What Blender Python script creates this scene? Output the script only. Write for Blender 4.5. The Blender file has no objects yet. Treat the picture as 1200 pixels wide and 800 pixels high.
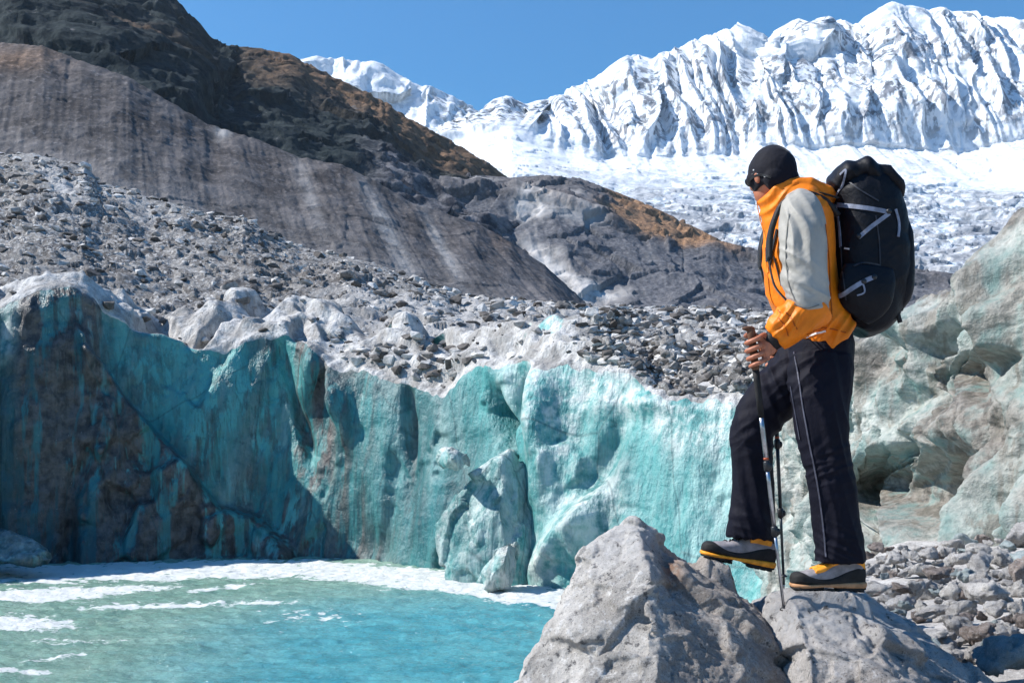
import bpy, bmesh, math, random
import numpy as np
from mathutils import Vector, Matrix
from mathutils.bvhtree import BVHTree
C = bpy.context
COL = C.scene.collection
F, HY, CX, CZ = 1300.0, 520.0, 600.0, 5.0      # focal length in photo pixels, horizon row, centre column, eye height over the lake
rng = np.random.default_rng(7); random.seed(7)

# ------------------------------------------------------------ noise
_perm = rng.permutation(256); _perm = np.concatenate([_perm, _perm, _perm])
_g = rng.normal(size=(256, 3)); _g /= np.linalg.norm(_g, axis=1)[:, None]
def perlin(p):
    p = np.asarray(p, float); sh = p.shape[:-1]; p = p.reshape(-1, 3)
    i = np.floor(p).astype(np.int64); f = p - i; i &= 255
    u = f*f*f*(f*(f*6-15)+10)
    r = 0
    for dx in (0, 1):
        for dy in (0, 1):
            for dz in (0, 1):
                h = _perm[_perm[_perm[(i[:, 0]+dx) & 255]+((i[:, 1]+dy) & 255)]+((i[:, 2]+dz) & 255)]
                g = _g[h]
                d = g[:, 0]*(f[:, 0]-dx)+g[:, 1]*(f[:, 1]-dy)+g[:, 2]*(f[:, 2]-dz)
                w = (u[:, 0] if dx else 1-u[:, 0])*(u[:, 1] if dy else 1-u[:, 1])*(u[:, 2] if dz else 1-u[:, 2])
                r = r + w*d
    return (r*1.6).reshape(sh)
def fbm(p, oc=4, gain=.5, ridged=False):
    p = np.asarray(p, float); a = 1; s = 0; t = 0
    for k in range(oc):
        n = perlin(p*2.03**k+17.3*k)
        if ridged: n = 1-2*np.abs(n)
        s = s+a*n; t += a; a *= gain
    return s/t
def facet(p, seed=0, tilt=1.):
    """planar facets: each nearest random cell adds its own tilted plane (chipped stone, broken ice)"""
    p = np.asarray(p, float); sh = p.shape[:-1]; p = p.reshape(-1, 3); i = np.floor(p).astype(np.int64); best = np.full(len(p), 1e9); out = np.zeros(len(p))
    for dx in (-1, 0, 1):
        for dy in (-1, 0, 1):
            for dz in (-1, 0, 1):
                c = i+np.array([dx, dy, dz]); k = c & 255
                h = _perm[_perm[_perm[(k[:, 0]+seed) & 255]+k[:, 1]]+k[:, 2]]
                pt = c+.5+.45*_g[h]; d_ = p-pt; r = (d_**2).sum(1); m = r < best
                best[m] = r[m]; out[m] = ((d_*_g[(h+91) & 255]).sum(1)*tilt+.35*_g[(h+33) & 255][:, 0])[m]
    return out.reshape(sh)
def xyz(x, y, z): return np.stack(np.broadcast_arrays(x, y, z), -1)
def sstep(a, b, x):
    t = np.clip((x-a)/(b-a+1e-12), 0, 1); return t*t*(3-2*t)
def gauss(px, py, cx, cy, sx, sy, ang=0):
    c, s = math.cos(math.radians(ang)), math.sin(math.radians(ang))
    u = (px-cx)*c+(py-cy)*s; v = -(px-cx)*s+(py-cy)*c
    return np.exp(-(u/sx)**2-(v/sy)**2)

# ------------------------------------------------------------ objects
def tag(o, label=None, cat=None, group=None, kind=None):
    if label: o['label'] = label
    if cat: o['category'] = cat
    if group: o['group'] = group
    if kind: o['kind'] = kind
    return o
def link(name, me, mat=None, parent=None, loc=None):
    o = bpy.data.objects.new(name, me); COL.objects.link(o)
    if mat is not None and me is not None:
        me.materials.clear(); me.materials.append(mat)
    if loc is not None:
        o.location = loc
    if parent:
        o.parent = parent
        o.matrix_parent_inverse = Matrix.Translation(-parent.location)
    return o
def empty(name, loc):
    o = bpy.data.objects.new(name, None); COL.objects.link(o); o.location = loc; o.empty_display_size = .1; return o
def fit_crest(p, c, w, keep=9):
    """lower or raise the upper part of a slope so that its skyline follows the surveyed crest, small jags kept"""
    px, py = scr(p); u = px[-1]; top = py.min(0); k = np.ones(keep)/keep; tp = np.convolve(np.pad(top, keep//2, mode='edge'), k, 'valid')
    ccol = I(px[np.argmin(py, 0), np.arange(py.shape[1])], c); dz = (tp-ccol)/F; q_ = p.copy(); q_[..., 2] += dz[None]*p[..., 1]*w; return q_
def mesh_np(name, v, f, smooth=True, mask=None):
    me = bpy.data.meshes.new(name); v = np.asarray(v, np.float32).reshape(-1, 3); f = np.asarray(f, np.int32)
    n = f.shape[1]
    me.vertices.add(len(v)); me.vertices.foreach_set('co', v.ravel())
    me.loops.add(f.size); me.loops.foreach_set('vertex_index', f.ravel())
    me.polygons.add(len(f)); me.polygons.foreach_set('loop_start', np.arange(0, f.size, n, dtype=np.int32))
    me.polygons.foreach_set('loop_total', np.full(len(f), n, np.int32))
    me.polygons.foreach_set('use_smooth', np.full(len(f), smooth, bool))
    me.update(calc_edges=True)
    if mask is not None: set_mask(me, mask)
    return me
def set_mask(me, mask):
    m = np.ones((len(me.vertices), 4), np.float32); mask = np.asarray(mask).reshape(len(me.vertices), -1)
    m[:, :mask.shape[1]] = mask
    a = me.color_attributes.new('mask', 'FLOAT_COLOR', 'POINT'); a.data.foreach_set('color', m.ravel())
def get_v(me):
    v = np.empty(len(me.vertices)*3, np.float32); me.vertices.foreach_get('co', v); return v.reshape(-1, 3).astype(float)
def get_n(me):
    v = np.empty(len(me.vertices)*3, np.float32); me.vertex_normals.foreach_get('vector', v); return v.reshape(-1, 3).astype(float)
def set_v(me, v):
    me.vertices.foreach_set('co', np.asarray(v, np.float32).ravel()); me.update()
def setorigin(me, loc):
    set_v(me, get_v(me)-np.array(loc))

def P(px, py, D): return np.stack([(np.asarray(px)-CX)/F*D, np.asarray(D)+0*np.asarray(px), CZ+(HY-np.asarray(py))/F*D], -1)
def scr(p): return CX+F*p[..., 0]/p[..., 1], HY-F*(p[..., 2]-CZ)/p[..., 1]
def I(x, pts): a = np.array(pts, float); return np.interp(x, a[:, 0], a[:, 1])

def surf(rows, px0, px1, nu, nvs):
    u = np.linspace(px0, px1, nu); R = []
    for r in rows:
        a = np.array(r, float); R.append(P(u, np.interp(u, a[:, 0], a[:, 1]), np.interp(u, a[:, 0], a[:, 2])))
    out = []
    for k in range(len(R)-1):
        t = np.linspace(0, 1, nvs[k], endpoint=False)[:, None, None]
        out.append(R[k][None]*(1-t)+R[k+1][None]*t)
    out.append(R[-1][None]); return np.concatenate(out, 0)
def smooth_rows(p, n):
    for _ in range(n):
        q = p.copy(); q[1:-1] = (p[:-2]+2*p[1:-1]+p[2:])/4; p = q
    return p
def smooth_cols(p, n):
    for _ in range(n):
        q = p.copy(); q[:, 1:-1] = (p[:, :-2]+2*p[:, 1:-1]+p[:, 2:])/4; p = q
    return p
def gnorm(p):
    du = np.gradient(p, axis=1); dv = np.gradient(p, axis=0); n = np.cross(du, dv)
    n /= np.linalg.norm(n, axis=-1, keepdims=True)+1e-9
    if (n[..., 2]-n[..., 1]).mean() < 0: n = -n
    return n
def grid_mesh(name, p, mask=None):
    nv, nu = p.shape[:2]; idx = np.arange(nv*nu).reshape(nv, nu)
    a, b, c, d = idx[:-1, :-1].ravel(), idx[:-1, 1:].ravel(), idx[1:, 1:].ravel(), idx[1:, :-1].ravel()
    f = np.stack([a, b, c, d], 1)
    du = p[:, 1:]-p[:, :-1]; dv = p[1:]-p[:-1]
    n = np.cross(du[:-1], dv[:, :-1])
    if (n[..., 2]-n[..., 1]).mean() < 0: f = f[:, ::-1]
    return mesh_np(name, p, f, True, None if mask is None else mask.reshape(nv*nu, -1))

# ------------------------------------------------------------ materials
class NT:
    def __init__(s, name):
        m = bpy.data.materials.new(name); m.use_nodes = True; s.m = m; s.t = m.node_tree; s.n = s.t.nodes; s.l = s.t.links
        s.b = s.n['Principled BSDF']; s.out = s.n['Material Output']
        s.pos = s.n.new('ShaderNodeTexCoord').outputs['Object']
    def new(s, ty, **kw):
        n = s.n.new(ty)
        for k, v in kw.items(): setattr(n, k, v)
        return n
    def put(s, sock, v):
        if v is None: return
        if isinstance(v, bpy.types.NodeSocket): s.l.new(v, sock)
        elif isinstance(v, (tuple, list)): sock.default_value = (*v, 1) if len(v) == 3 and sock.type == 'RGBA' else v
        else: sock.default_value = v
    def mapping(s, scale=(1, 1, 1), rot=(0, 0, 0), src=None):
        n = s.new('ShaderNodeMapping'); n.inputs['Scale'].default_value = scale; n.inputs['Rotation'].default_value = rot
        s.l.new(src or s.pos, n.inputs['Vector']); return n.outputs[0]
    def noise(s, scale, det=6, rough=.55, vec=None, dist=0, typ='FBM'):
        n = s.new('ShaderNodeTexNoise'); n.noise_type = typ
        n.inputs['Scale'].default_value = scale; n.inputs['Detail'].default_value = det; n.inputs['Roughness'].default_value = rough; n.inputs['Distortion'].default_value = dist
        s.l.new(vec or s.pos, n.inputs['Vector']); return n.outputs[0]
    def voro(s, scale, vec=None, feat='F1', out='Distance'):
        n = s.new('ShaderNodeTexVoronoi'); n.feature = feat; n.inputs['Scale'].default_value = scale
        s.l.new(vec or s.pos, n.inputs['Vector']); return n.outputs[out]
    def ramp(s, fac, a, b, lo=0., hi=1.):
        n = s.new('ShaderNodeMapRange'); n.interpolation_type = 'SMOOTHSTEP'; s.l.new(fac, n.inputs[0])
        n.inputs[1].default_value = a; n.inputs[2].default_value = b; n.inputs[3].default_value = lo; n.inputs[4].default_value = hi; return n.outputs[0]
    def mix(s, f, a, b, mode='MIX'):
        n = s.new('ShaderNodeMix'); n.data_type = 'RGBA'; n.blend_type = mode
        s.put(n.inputs[0], f); s.put(n.inputs[6], a); s.put(n.inputs[7], b); return n.outputs[2]
    def math(s, op, a, b=None):
        n = s.new('ShaderNodeMath'); n.operation = op; s.put(n.inputs[0], a); s.put(n.inputs[1], b); return n.outputs[0]
    def mask(s):
        a = s.new('ShaderNodeAttribute'); a.attribute_name = 'mask'; q = s.new('ShaderNodeSeparateColor'); s.l.new(a.outputs['Color'], q.inputs[0])
        return q.outputs[0], q.outputs[1], q.outputs[2], a.outputs['Alpha']
    def nz(s):
        g = s.new('ShaderNodeNewGeometry'); q = s.new('ShaderNodeSeparateXYZ'); s.l.new(g.outputs['Normal'], q.inputs[0]); return q.outputs[2]
    def bump(s, h, dist, strength=1., prev=None):
        n = s.new('ShaderNodeBump'); n.inputs['Distance'].default_value = dist; n.inputs['Strength'].default_value = strength
        s.l.new(h, n.inputs['Height'])
        if prev: s.l.new(prev, n.inputs['Normal'])
        return n.outputs[0]
    def done(s, col, rough=.8, nrm=None, spec=.3, **kw):
        s.put(s.b.inputs['Base Color'], col); s.put(s.b.inputs['Roughness'], rough); s.put(s.b.inputs['Specular IOR Level'], spec)
        if nrm: s.l.new(nrm, s.b.inputs['Normal'])
        for k, v in kw.items(): s.put(s.b.inputs[k], v)
        return s.m

def simple(name, col, rough=.5, spec=.4, metal=0, bscale=0, bdist=.0005, var=.25):
    t = NT(name); n = t.noise(30, 4)
    c = t.mix(t.ramp(n, .3, .7), tuple(x*(1-var) for x in col), tuple(min(1, x*(1+var)) for x in col))
    nr = t.bump(t.noise(bscale, 3), bdist) if bscale else None
    return t.done(c, rough, nr, spec, Metallic=metal)

# ---- snow
def mat_snow(name, s=1.):
    t = NT(name); rock, ice, dirt, _ = t.mask()
    n1 = t.noise(.012*s, 8, .6); n2 = t.noise(.05*s, 8, .62)
    v = t.mapping((1, 1, .3)); n3 = t.noise(.05*s, 6, .6, v)
    snow = t.mix(t.ramp(n2, .35, .65), (.80, .83, .87), (.90, .91, .92))
    icec = t.mix(t.ramp(n1, .4, .6), (.36, .48, .60), (.70, .77, .82))
    rockc = t.mix(t.ramp(n2, .35, .7), (.07, .085, .11), (.26, .27, .30))
    c = t.mix(t.math('MULTIPLY', ice, t.ramp(n3, .42, .56)), snow, icec)
    rk = t.math('MULTIPLY', t.ramp(t.math('ADD', t.math('MULTIPLY', n3, .6), t.math('MULTIPLY', n2, .4)), .47, .56), rock)
    c = t.mix(rk, c, rockc)
    dcol = t.mix(t.ramp(n2, .4, .6), (.15, .16, .18), (.40, .41, .43))
    c = t.mix(t.math('MULTIPLY', dirt, t.ramp(t.noise(.02*s, 8, .7), .40, .52)), c, dcol)
    b = t.bump(t.noise(.03*s, 10, .6), 6/s, .8)
    return t.done(c, .75, b, .2)
# ---- hill and moraine
def mat_hill():
    t = NT('hill_vegetation'); veg, brown, rock, _ = t.mask()
    n1 = t.noise(.02, 8, .65); n2 = t.noise(.12, 6, .65)
    green = t.mix(t.ramp(n2, .35, .65), (.010, .018, .022), (.036, .046, .048))
    grass = t.mix(t.ramp(n2, .3, .7), (.10, .065, .045), (.30, .18, .105))
    rk = t.mix(t.ramp(t.noise(.06, 8, .7), .4, .62), (.05, .05, .062), (.24, .23, .24))
    c = t.mix(brown, green, grass)
    c = t.mix(rock, c, rk)
    c = t.mix(t.ramp(t.noise(.07, 8, .7), .60, .70, 0, .7), c, (.20, .19, .19)); c = t.mix(t.ramp(t.noise(.035, 8, .7), .46, .36, 0, .7), c, (.012, .016, .022))
    b = t.bump(n1, 9, .9); b = t.bump(n2, 2.2, .8, b)
    return t.done(c, .95, b, .1)
def mat_moraine():
    t = NT('moraine_gravel'); light, brown, dark, _ = t.mask()
    v = t.mapping((1, 1, .35)); n1 = t.noise(.07, 8, .66, v); n2 = t.noise(.4, 8, .7)
    c = t.mix(t.ramp(n1, .35, .68), (.060, .054, .054), (.158, .143, .140))
    c = t.mix(t.ramp(n2, .5, .8), c, (.32, .29, .28))
    c = t.mix(t.ramp(n2, .42, .25, 0, .6), c, (.06, .055, .06))
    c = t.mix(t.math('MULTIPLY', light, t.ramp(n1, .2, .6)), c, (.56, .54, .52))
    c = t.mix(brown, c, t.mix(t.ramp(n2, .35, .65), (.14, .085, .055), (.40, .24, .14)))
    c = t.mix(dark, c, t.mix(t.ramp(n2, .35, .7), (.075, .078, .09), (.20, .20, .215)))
    b = t.bump(n1, 1.6, .8); b = t.bump(n2, .9, .8, b)
    return t.done(c, .95, b, .1)
def mat_debris():
    t = NT('glacier_debris'); pale, brown, icy, _ = t.mask()
    n1 = t.noise(.5, 8, .65); n2 = t.noise(3., 8, .7); vv = t.voro(1.1, out='Color'); 
    sp = t.new('ShaderNodeSeparateColor'); t.l.new(vv, sp.inputs[0])
    c = t.mix(t.ramp(n1, .35, .65), (.14, .13, .125), (.34, .325, .31))
    c = t.mix(t.ramp(n2, .5, .62), c, (.60, .59, .575))
    c = t.mix(t.ramp(n2, .45, .30, 0, .8), c, (.05, .047, .05))
    c = t.mix(t.math('MULTIPLY', brown, .6), c, (.14, .115, .095))
    c = t.mix(t.math('MULTIPLY', pale, .75), c, t.mix(t.ramp(n1, .3, .6), (.42, .41, .40), (.62, .61, .60)))
    b = t.bump(n1, .8, .6); b = t.bump(n2, .28, 1., b)
    return t.done(c, .95, b, .15)
# ---- ice
def mat_ice(name, k=1.):
    """mask: R pale frosted, G brown dirt, B deep blue plus shade painted into the cliff, A rubble on top"""
    t = NT(name); pale, dirt, deep, rub = t.mask()
    vs = t.mapping((1, 1, .10)); st = t.noise(.9*k, 7, .6, vs); st2 = t.noise(2.6*k, 5, .6, vs)
    vs3 = t.mapping((1, 1, .5), (0, .4, 0)); n1 = t.noise(.35*k, 8, .6, vs3, .6); n2 = t.noise(2.2*k, 8, .65); n3 = t.noise(9*k, 6, .7)
    base = t.mix(t.ramp(n1, .35, .65), (.030, .235, .24), (.115, .43, .41))
    base = t.mix(t.ramp(t.noise(.16*k, 6, .6, t.mapping((1, 1, .6), (0, .5, 0))), .50, .34, 0, .6), base, (.02, .12, .13))
    base = t.mix(t.ramp(st, .50, .64, 0, .75), base, (.34, .58, .55))
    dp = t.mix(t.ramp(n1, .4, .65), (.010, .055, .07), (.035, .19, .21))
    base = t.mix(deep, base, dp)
    base = t.mix(t.ramp(n2, .45, .27, 0, .55), base, (.03, .10, .11))
    fr = t.mix(t.ramp(n2, .3, .65), (.34, .50, .47), (.68, .72, .69))
    pf = t.math('MULTIPLY', pale, t.ramp(t.math('ADD', t.math('MULTIPLY', st, .5), t.math('MULTIPLY', n2, .5)), .36, .56))
    base = t.mix(pf, base, fr)
    dc = t.mix(t.ramp(n2, .35, .65), (.030, .028, .030), (.125, .112, .105))
    df = t.math('MULTIPLY', dirt, t.ramp(t.math('ADD', t.math('MULTIPLY', st, .5), t.math('MULTIPLY', st2, .5)), .44, .52, .1, 1))
    stf = t.noise(2.2*k, 5, .7, t.mapping((1, 1, .05))); base = t.mix(t.math('MULTIPLY', t.math('ADD', t.math('MULTIPLY', dirt, .8), .25), t.ramp(stf, .52, .60, 0, .85)), base, (.03, .075, .08))
    base = t.mix(df, base, dc)
    cr = t.voro(.22*k, t.mapping((1, 1, .45), (.2, .5, .1)), 'DISTANCE_TO_EDGE')
    base = t.mix(t.ramp(cr, .010, .0, 0, .45), base, (.02, .07, .08))
    base = t.mix(t.ramp(n3, .62, .75, 0, .35), base, (.7, .76, .74))
    rc = t.mix(t.ramp(n2, .3, .6), (.30, .29, .28), (.58, .57, .555)); rc = t.mix(t.ramp(t.noise(.8*k, 5, .6), .45, .6, 0, .6), rc, (.20, .185, .17))
    rc = t.mix(t.ramp(n3, .48, .36, 0, .6), rc, (.12, .115, .11))
    up = t.ramp(t.math('ADD', t.math('ADD', t.math('MULTIPLY', t.nz(), .8), t.math('MULTIPLY', n2, .5)), t.math('MULTIPLY', rub, 1.6)), 1.45, 1.7)
    c = t.mix(up, base, rc)
    b = t.bump(st2, .26/k, .8); b = t.bump(n2, .09/k, .8, b); b = t.bump(n3, .045/k, .9, b)
    return t.done(c, t.mix(up, (.34,)*3, (.9,)*3), b, .45)
# ---- rocks
def mat_rock(name, lo, hi, spark=.6, scale=1., dirt=(.05, .05, .055), rust=None, bd=1.):
    t = NT(name)
    n1 = t.noise(2.2*scale, 8, .62); n2 = t.noise(14*scale, 8, .7); n3 = t.noise(90*scale, 5, .75); oi = t.new('ShaderNodeObjectInfo').outputs['Random']
    c = t.mix(t.ramp(n1, .35, .65), lo, hi)
    c = t.mix(t.ramp(n2, .52, .66, 0, .7), c, (spark, spark*.99, spark*.975))
    c = t.mix(t.ramp(n2, .44, .34, 0, .85), c, dirt)
    c = t.mix(t.ramp(n3, .54, .64, 0, .7), c, dirt)
    c = t.mix(t.ramp(n3, .44, .34, 0, .55), c, (.72, .71, .70))
    if rust:
        r, g, b_, a_ = t.mask()
        c = t.mix(t.math('MULTIPLY', r, t.ramp(n2, .3, .6)), c, rust)
        c = t.mix(t.math('MULTIPLY', g, t.ramp(n2, .35, .55)), c, (.62, .61, .60))  # pale crust: sunlight on the boulder tops painted into the colour
        c = t.mix(t.math('MULTIPLY', b_, t.ramp(n2, .35, .6)), c, (.15, .125, .11))  # brown patches; on the peaked boulder also its right-side shading in colour
    crk = t.voro(1.1*scale, t.mapping((1, 1, 1), (.4, .3, .2)), 'DISTANCE_TO_EDGE'); c = t.mix(t.ramp(crk, .008, 0, 0, 0.), c, (.04, .04, .045))
    c = t.mix(1., c, t.mix(oi, (.74, .74, .75), (1.12, 1.1, 1.07)), 'MULTIPLY')
    b = t.bump(n1, .05*bd/scale, .6); b = t.bump(n2, .034*bd/scale, 1., b); b = t.bump(n3, .012*bd/scale, 1., b)
    return t.done(c, .85, b, .25)

M = {}
M['snow'] = mat_snow('snow_and_rock'); M['far_snow'] = mat_snow('far_snow', .6)
M['hill'] = mat_hill(); M['moraine'] = mat_moraine(); M['debris'] = mat_debris()
M['ice'] = mat_ice('glacier_ice'); M['ice_near'] = mat_ice('near_ice', 2.6)
M['boulder'] = mat_rock('granite_boulder', (.38, .355, .325), (.68, .65, .61), .88, 1.7, rust=(.30, .15, .08))
M['stone'] = mat_rock('grey_stone', (.38, .36, .345), (.58, .56, .54), .72, 2.)
M['stone_brown'] = mat_rock('brown_stone', (.20, .16, .14), (.36, .30, .27), .5, 2.)
M['stone_blue'] = mat_rock('blue_grey_stone', (.21, .25, .255), (.29, .34, .345), .36, 1.2, dirt=(.12, .16, .17), bd=.4)
def mat_loose():
    t = NT('loose_rubble'); r, _, _, _ = t.mask(); n = t.noise(3, 6, .7)
    c = t.mix(t.ramp(r, 0, 1), (.12, .108, .10), (.66, .64, .615)); c = t.mix(1., c, t.mix(t.ramp(n, .3, .65), (.5, .5, .5), (1.15, 1.15, 1.15)), 'MULTIPLY')
    return t.done(c, .9, t.bump(n, .08, .8), .2)
M['loose_rubble'] = mat_loose()
M['rubble'] = mat_rock('moraine_rubble', (.22, .205, .195), (.52, .50, .48), .70, .35)

# ------------------------------------------------------------ world, sun, camera
SUN = Vector((-.72, .04, .69)).normalized()
w = bpy.data.worlds.new('World'); C.scene.world = w; w.use_nodes = True
sky = w.node_tree.nodes.new('ShaderNodeTexSky'); sky.sky_type = 'NISHITA'; sky.sun_disc = False
sky.sun_elevation = math.asin(SUN.z); sky.sun_rotation = math.atan2(SUN.x, SUN.y)
sky.altitude = 1000; sky.air_density = 1.5; sky.dust_density = 0; sky.ozone_density = 8
bg = w.node_tree.nodes['Background']; bg.inputs[1].default_value = .06
hs_ = w.node_tree.nodes.new('ShaderNodeHueSaturation'); hs_.inputs['Saturation'].default_value = 1.28; hs_.inputs['Value'].default_value = 1.6
w.node_tree.links.new(sky.outputs[0], hs_.inputs['Color']); w.node_tree.links.new(hs_.outputs[0], bg.inputs[0])
sl = bpy.data.lights.new('sun', 'SUN'); sl.energy = 5.0; sl.angle = math.radians(.5); sl.color = (1, .965, .91)
so = bpy.data.objects.new('sun', sl); COL.objects.link(so); so.rotation_euler = (-SUN).to_track_quat('-Z', 'Y').to_euler(); so.location = (-20, 5, 40)
cam = bpy.data.cameras.new('camera'); co = bpy.data.objects.new('camera', cam); COL.objects.link(co)
cam.sensor_width = 36; cam.lens = 36*F/1200; cam.shift_y = (HY-400)/1200; cam.clip_start = .1; cam.clip_end = 30000
co.location = (0, 0, CZ); co.rotation_euler = (math.radians(90), 0, 0); C.scene.camera = co
vs = C.scene.view_settings; vs.view_transform = 'Standard'; vs.look = 'None'; vs.exposure = .62; vs.gamma = 1
C.scene.cycles.max_bounces = 5; C.scene.cycles.diffuse_bounces = 3; C.scene.cycles.glossy_bounces = 2; C.scene.cycles.transmission_bounces = 2; C.scene.cycles.volume_bounces = 0

# ============================================================ SETTING
def structure(name, me, mat, label): return tag(link(name, me, mat), label, None, None, 'structure')

# ---- main snow mountain
crest = [(380, 175), (480, 160), (530, 150), (560, 140), (573, 124), (590, 117), (605, 120), (618, 131), (640, 122), (665, 107), (700, 92), (715, 82), (735, 68), (748, 66), (762, 74), (780, 62), (800, 55),
         (830, 42), (850, 36), (866, 33), (880, 42), (905, 47), (920, 34), (935, 24), (948, 30), (965, 21), (985, 22), (1000, 32), (1020, 24), (1035, 9), (1060, 6), (1090, 12), (1110, 11), (1150, 19), (1180, 22), (1200, 25), (1260, 28), (1330, 30), (1450, 60), (1600, 90)]
def rowD(c, D): return [(a, b, D) for a, b in c]
foot = [(380, 200), (530, 163), (600, 150), (640, 165), (700, 186), (760, 192), (850, 186), (900, 176), (960, 182), (1050, 182), (1120, 186), (1200, 168), (1300, 170), (1600, 190)]
rows = [rowD([(380, 420), (1600, 420)], 900), rowD([(380, 380), (600, 375), (1600, 370)], 1250), rowD([(380, 300), (600, 290), (1600, 292)], 1750), rowD([(380, 240), (600, 215), (900, 235), (1600, 235)], 2250),
        rowD(foot, 2750), rowD(crest, 3250), rowD([(a, b+60) for a, b in crest], 3700)]
p = surf(rows, 380, 1500, 760, [20, 90, 90, 90, 210, 20])
p = smooth_rows(p, 5)
px, py = scr(p); n = gnorm(p)
cr = I(px, crest); ft = I(px, foot)
h = np.clip((ft-py)/(ft-cr), -1, 1.05)                       # 0 at the foot of the face, 1 on the crest
face = sstep(-.25, .35, h)*sstep(1.10, .90, h)
x, y, z = p[..., 0], p[..., 1], p[..., 2]
bw = xyz(x/360+.7*fbm(xyz(x/600, z/400, 0), 3), z/1100, 3.1)
butt = .75*(1-2*np.abs(perlin(bw)))+.35*(1-2*np.abs(perlin(bw*np.array([2.3, 1.8, 1])+5)))+.15*fbm(bw*5, 3, .5, True)
wx = x+30*fbm(xyz(x/200, z/200, 7), 3)
fl = .8*(1-2.4*np.abs(perlin(xyz(wx/50, z/900, 1.2))))+.3*fbm(xyz(wx/30, z/600, 2.2), 2, .5, True)
fl2 = fbm(xyz(wx/24, z/190, 4.2), 2, .5, True)
rough = fbm(p/90, 6, .55, True)
am = .55+.9*sstep(-.35, .35, fbm(xyz(x/300, z/400, 11), 3))
d = face*(115*butt+am*(44*fl+12*fl2))+face*4*rough+face*6*facet(xyz(x/60, y/60, z/140), 3)
lowm = sstep(.25, -.25, h)
ice_f = sstep(185, 255, py+30*fbm(p/300, 3))
d += lowm*(55*fbm(p/300, 5)+ice_f*(22*fbm(p/140, 4, .6, True)+16*facet(p/70., 5)+6*facet(p/25., 5))+5*fbm(p/60, 3, .5)+9*facet(xyz(x/130, y/130, z/30), 8))
p2 = p+n*np.array([1, 1, .35])*d[..., None]
# cornice bumps along the crest
p2 = fit_crest(p2, crest, np.clip(h, 0, 1)**.8, 13)
cb = sstep(.85, 1.0, h)*(16*fbm(xyz(x/45, 0*x, .3), 4)+7*fbm(xyz(x/16, 0*x, .3), 3))
p2[..., 2] += cb
rock = face*sstep(-.15, .3, fbm(xyz(x/200, z/170, 9), 4)+.3*(1-h))*.95+lowm*ice_f*.75+.25*face
rockm = np.clip(rock+sstep(640, 600, px)*.5*face, 0, 1)
icem = np.clip(.5*face+lowm*sstep(190, 240, py)*.9, 0, 1)
dirt = sstep(190, 285, py+75*fbm(p/230, 4))*.95
structure('snow_mountain', grid_mesh('snow_mountain', p2, np.stack([rockm, icem, dirt, 0*dirt], -1)), M['snow'], 'fluted snow and ice face of the high mountain on the right')

# ---- far peak
crest2 = [(300, 78), (355, 70), (365, 66), (380, 67), (400, 69), (425, 72), (440, 73), (450, 76), (462, 84), (480, 94), (495, 101), (510, 103), (525, 110), (545, 121), (560, 133), (575, 148), (620, 170), (700, 200)]
rows = [rowD([(250, 260), (750, 260)], 4300), rowD([(250, 170), (750, 210)], 4700), rowD(crest2, 5200), rowD([(a, b+40) for a, b in crest2], 5600)]
p = smooth_rows(surf(rows, 250, 750, 260, [40, 130, 15]), 3); n = gnorm(p); x, y, z = p[..., 0], p[..., 1], p[..., 2]; px, py = scr(p)
h = sstep(260, 100, py)
d = 260*fbm(xyz(x/700, z/1100, 5), 4, .5, True)+60*facet(p/260., 4)+45*fbm(xyz(x/140, z/380, 2), 4, .55, True)
top = sstep(1.2, 8, py-I(px, crest2))
p2 = p+n*np.array([1, 1, .3])*(d*(.35+.65*top))[..., None]
p2 = fit_crest(p2, crest2, np.clip((330-py)/220, 0, 1))
structure('distant_peak', grid_mesh('distant_peak', p2, np.stack([.25+.6*sstep(-.1, .4, fbm(p/500, 4))*sstep(430, 520, px), .4+0*h, 0*h, 0*h], -1)), M['far_snow'], 'far white summit showing in the gap between the dark hill and the high mountain')

# ---- left hill (dark scrub slope, brown grass shoulder)
sk = [(-700, -420), (-300, -260), (0, -120), (100, -70), (170, -28), (205, -3), (218, 14), (240, 38), (264, 54), (285, 54), (305, 57), (340, 64), (370, 80), (420, 104), (480, 139), (530, 166), (570, 190), (598, 210), (617, 242), (650, 297), (690, 357), (720, 400), (760, 440)]
rows = [rowD([(-700, 200), (0, 230), (300, 300), (600, 400), (700, 440), (760, 470)], 560),
        rowD([(-700, -20), (0, 70), (90, 80), (250, 160), (400, 205), (500, 245), (600, 300), (690, 400), (760, 455)], 720), [(a, b, 1150 if a < 265 else 1150) for a, b in sk], rowD([(a, b+60) for a, b in sk], 1500)]
p = smooth_rows(surf(rows, -600, 760, 620, [60, 230, 20]), 3); n = gnorm(p); x, y, z = p[..., 0], p[..., 1], p[..., 2]; px, py = scr(p)
e = sstep(0, 10, py-I(px, sk))
dd = 22*fbm(p/150, 6, .6, True)+9*facet(p/70., 3)+3*facet(p/22., 5)+5*fbm(xyz(x/40, y/40, z/90), 5, .55, True)
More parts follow.
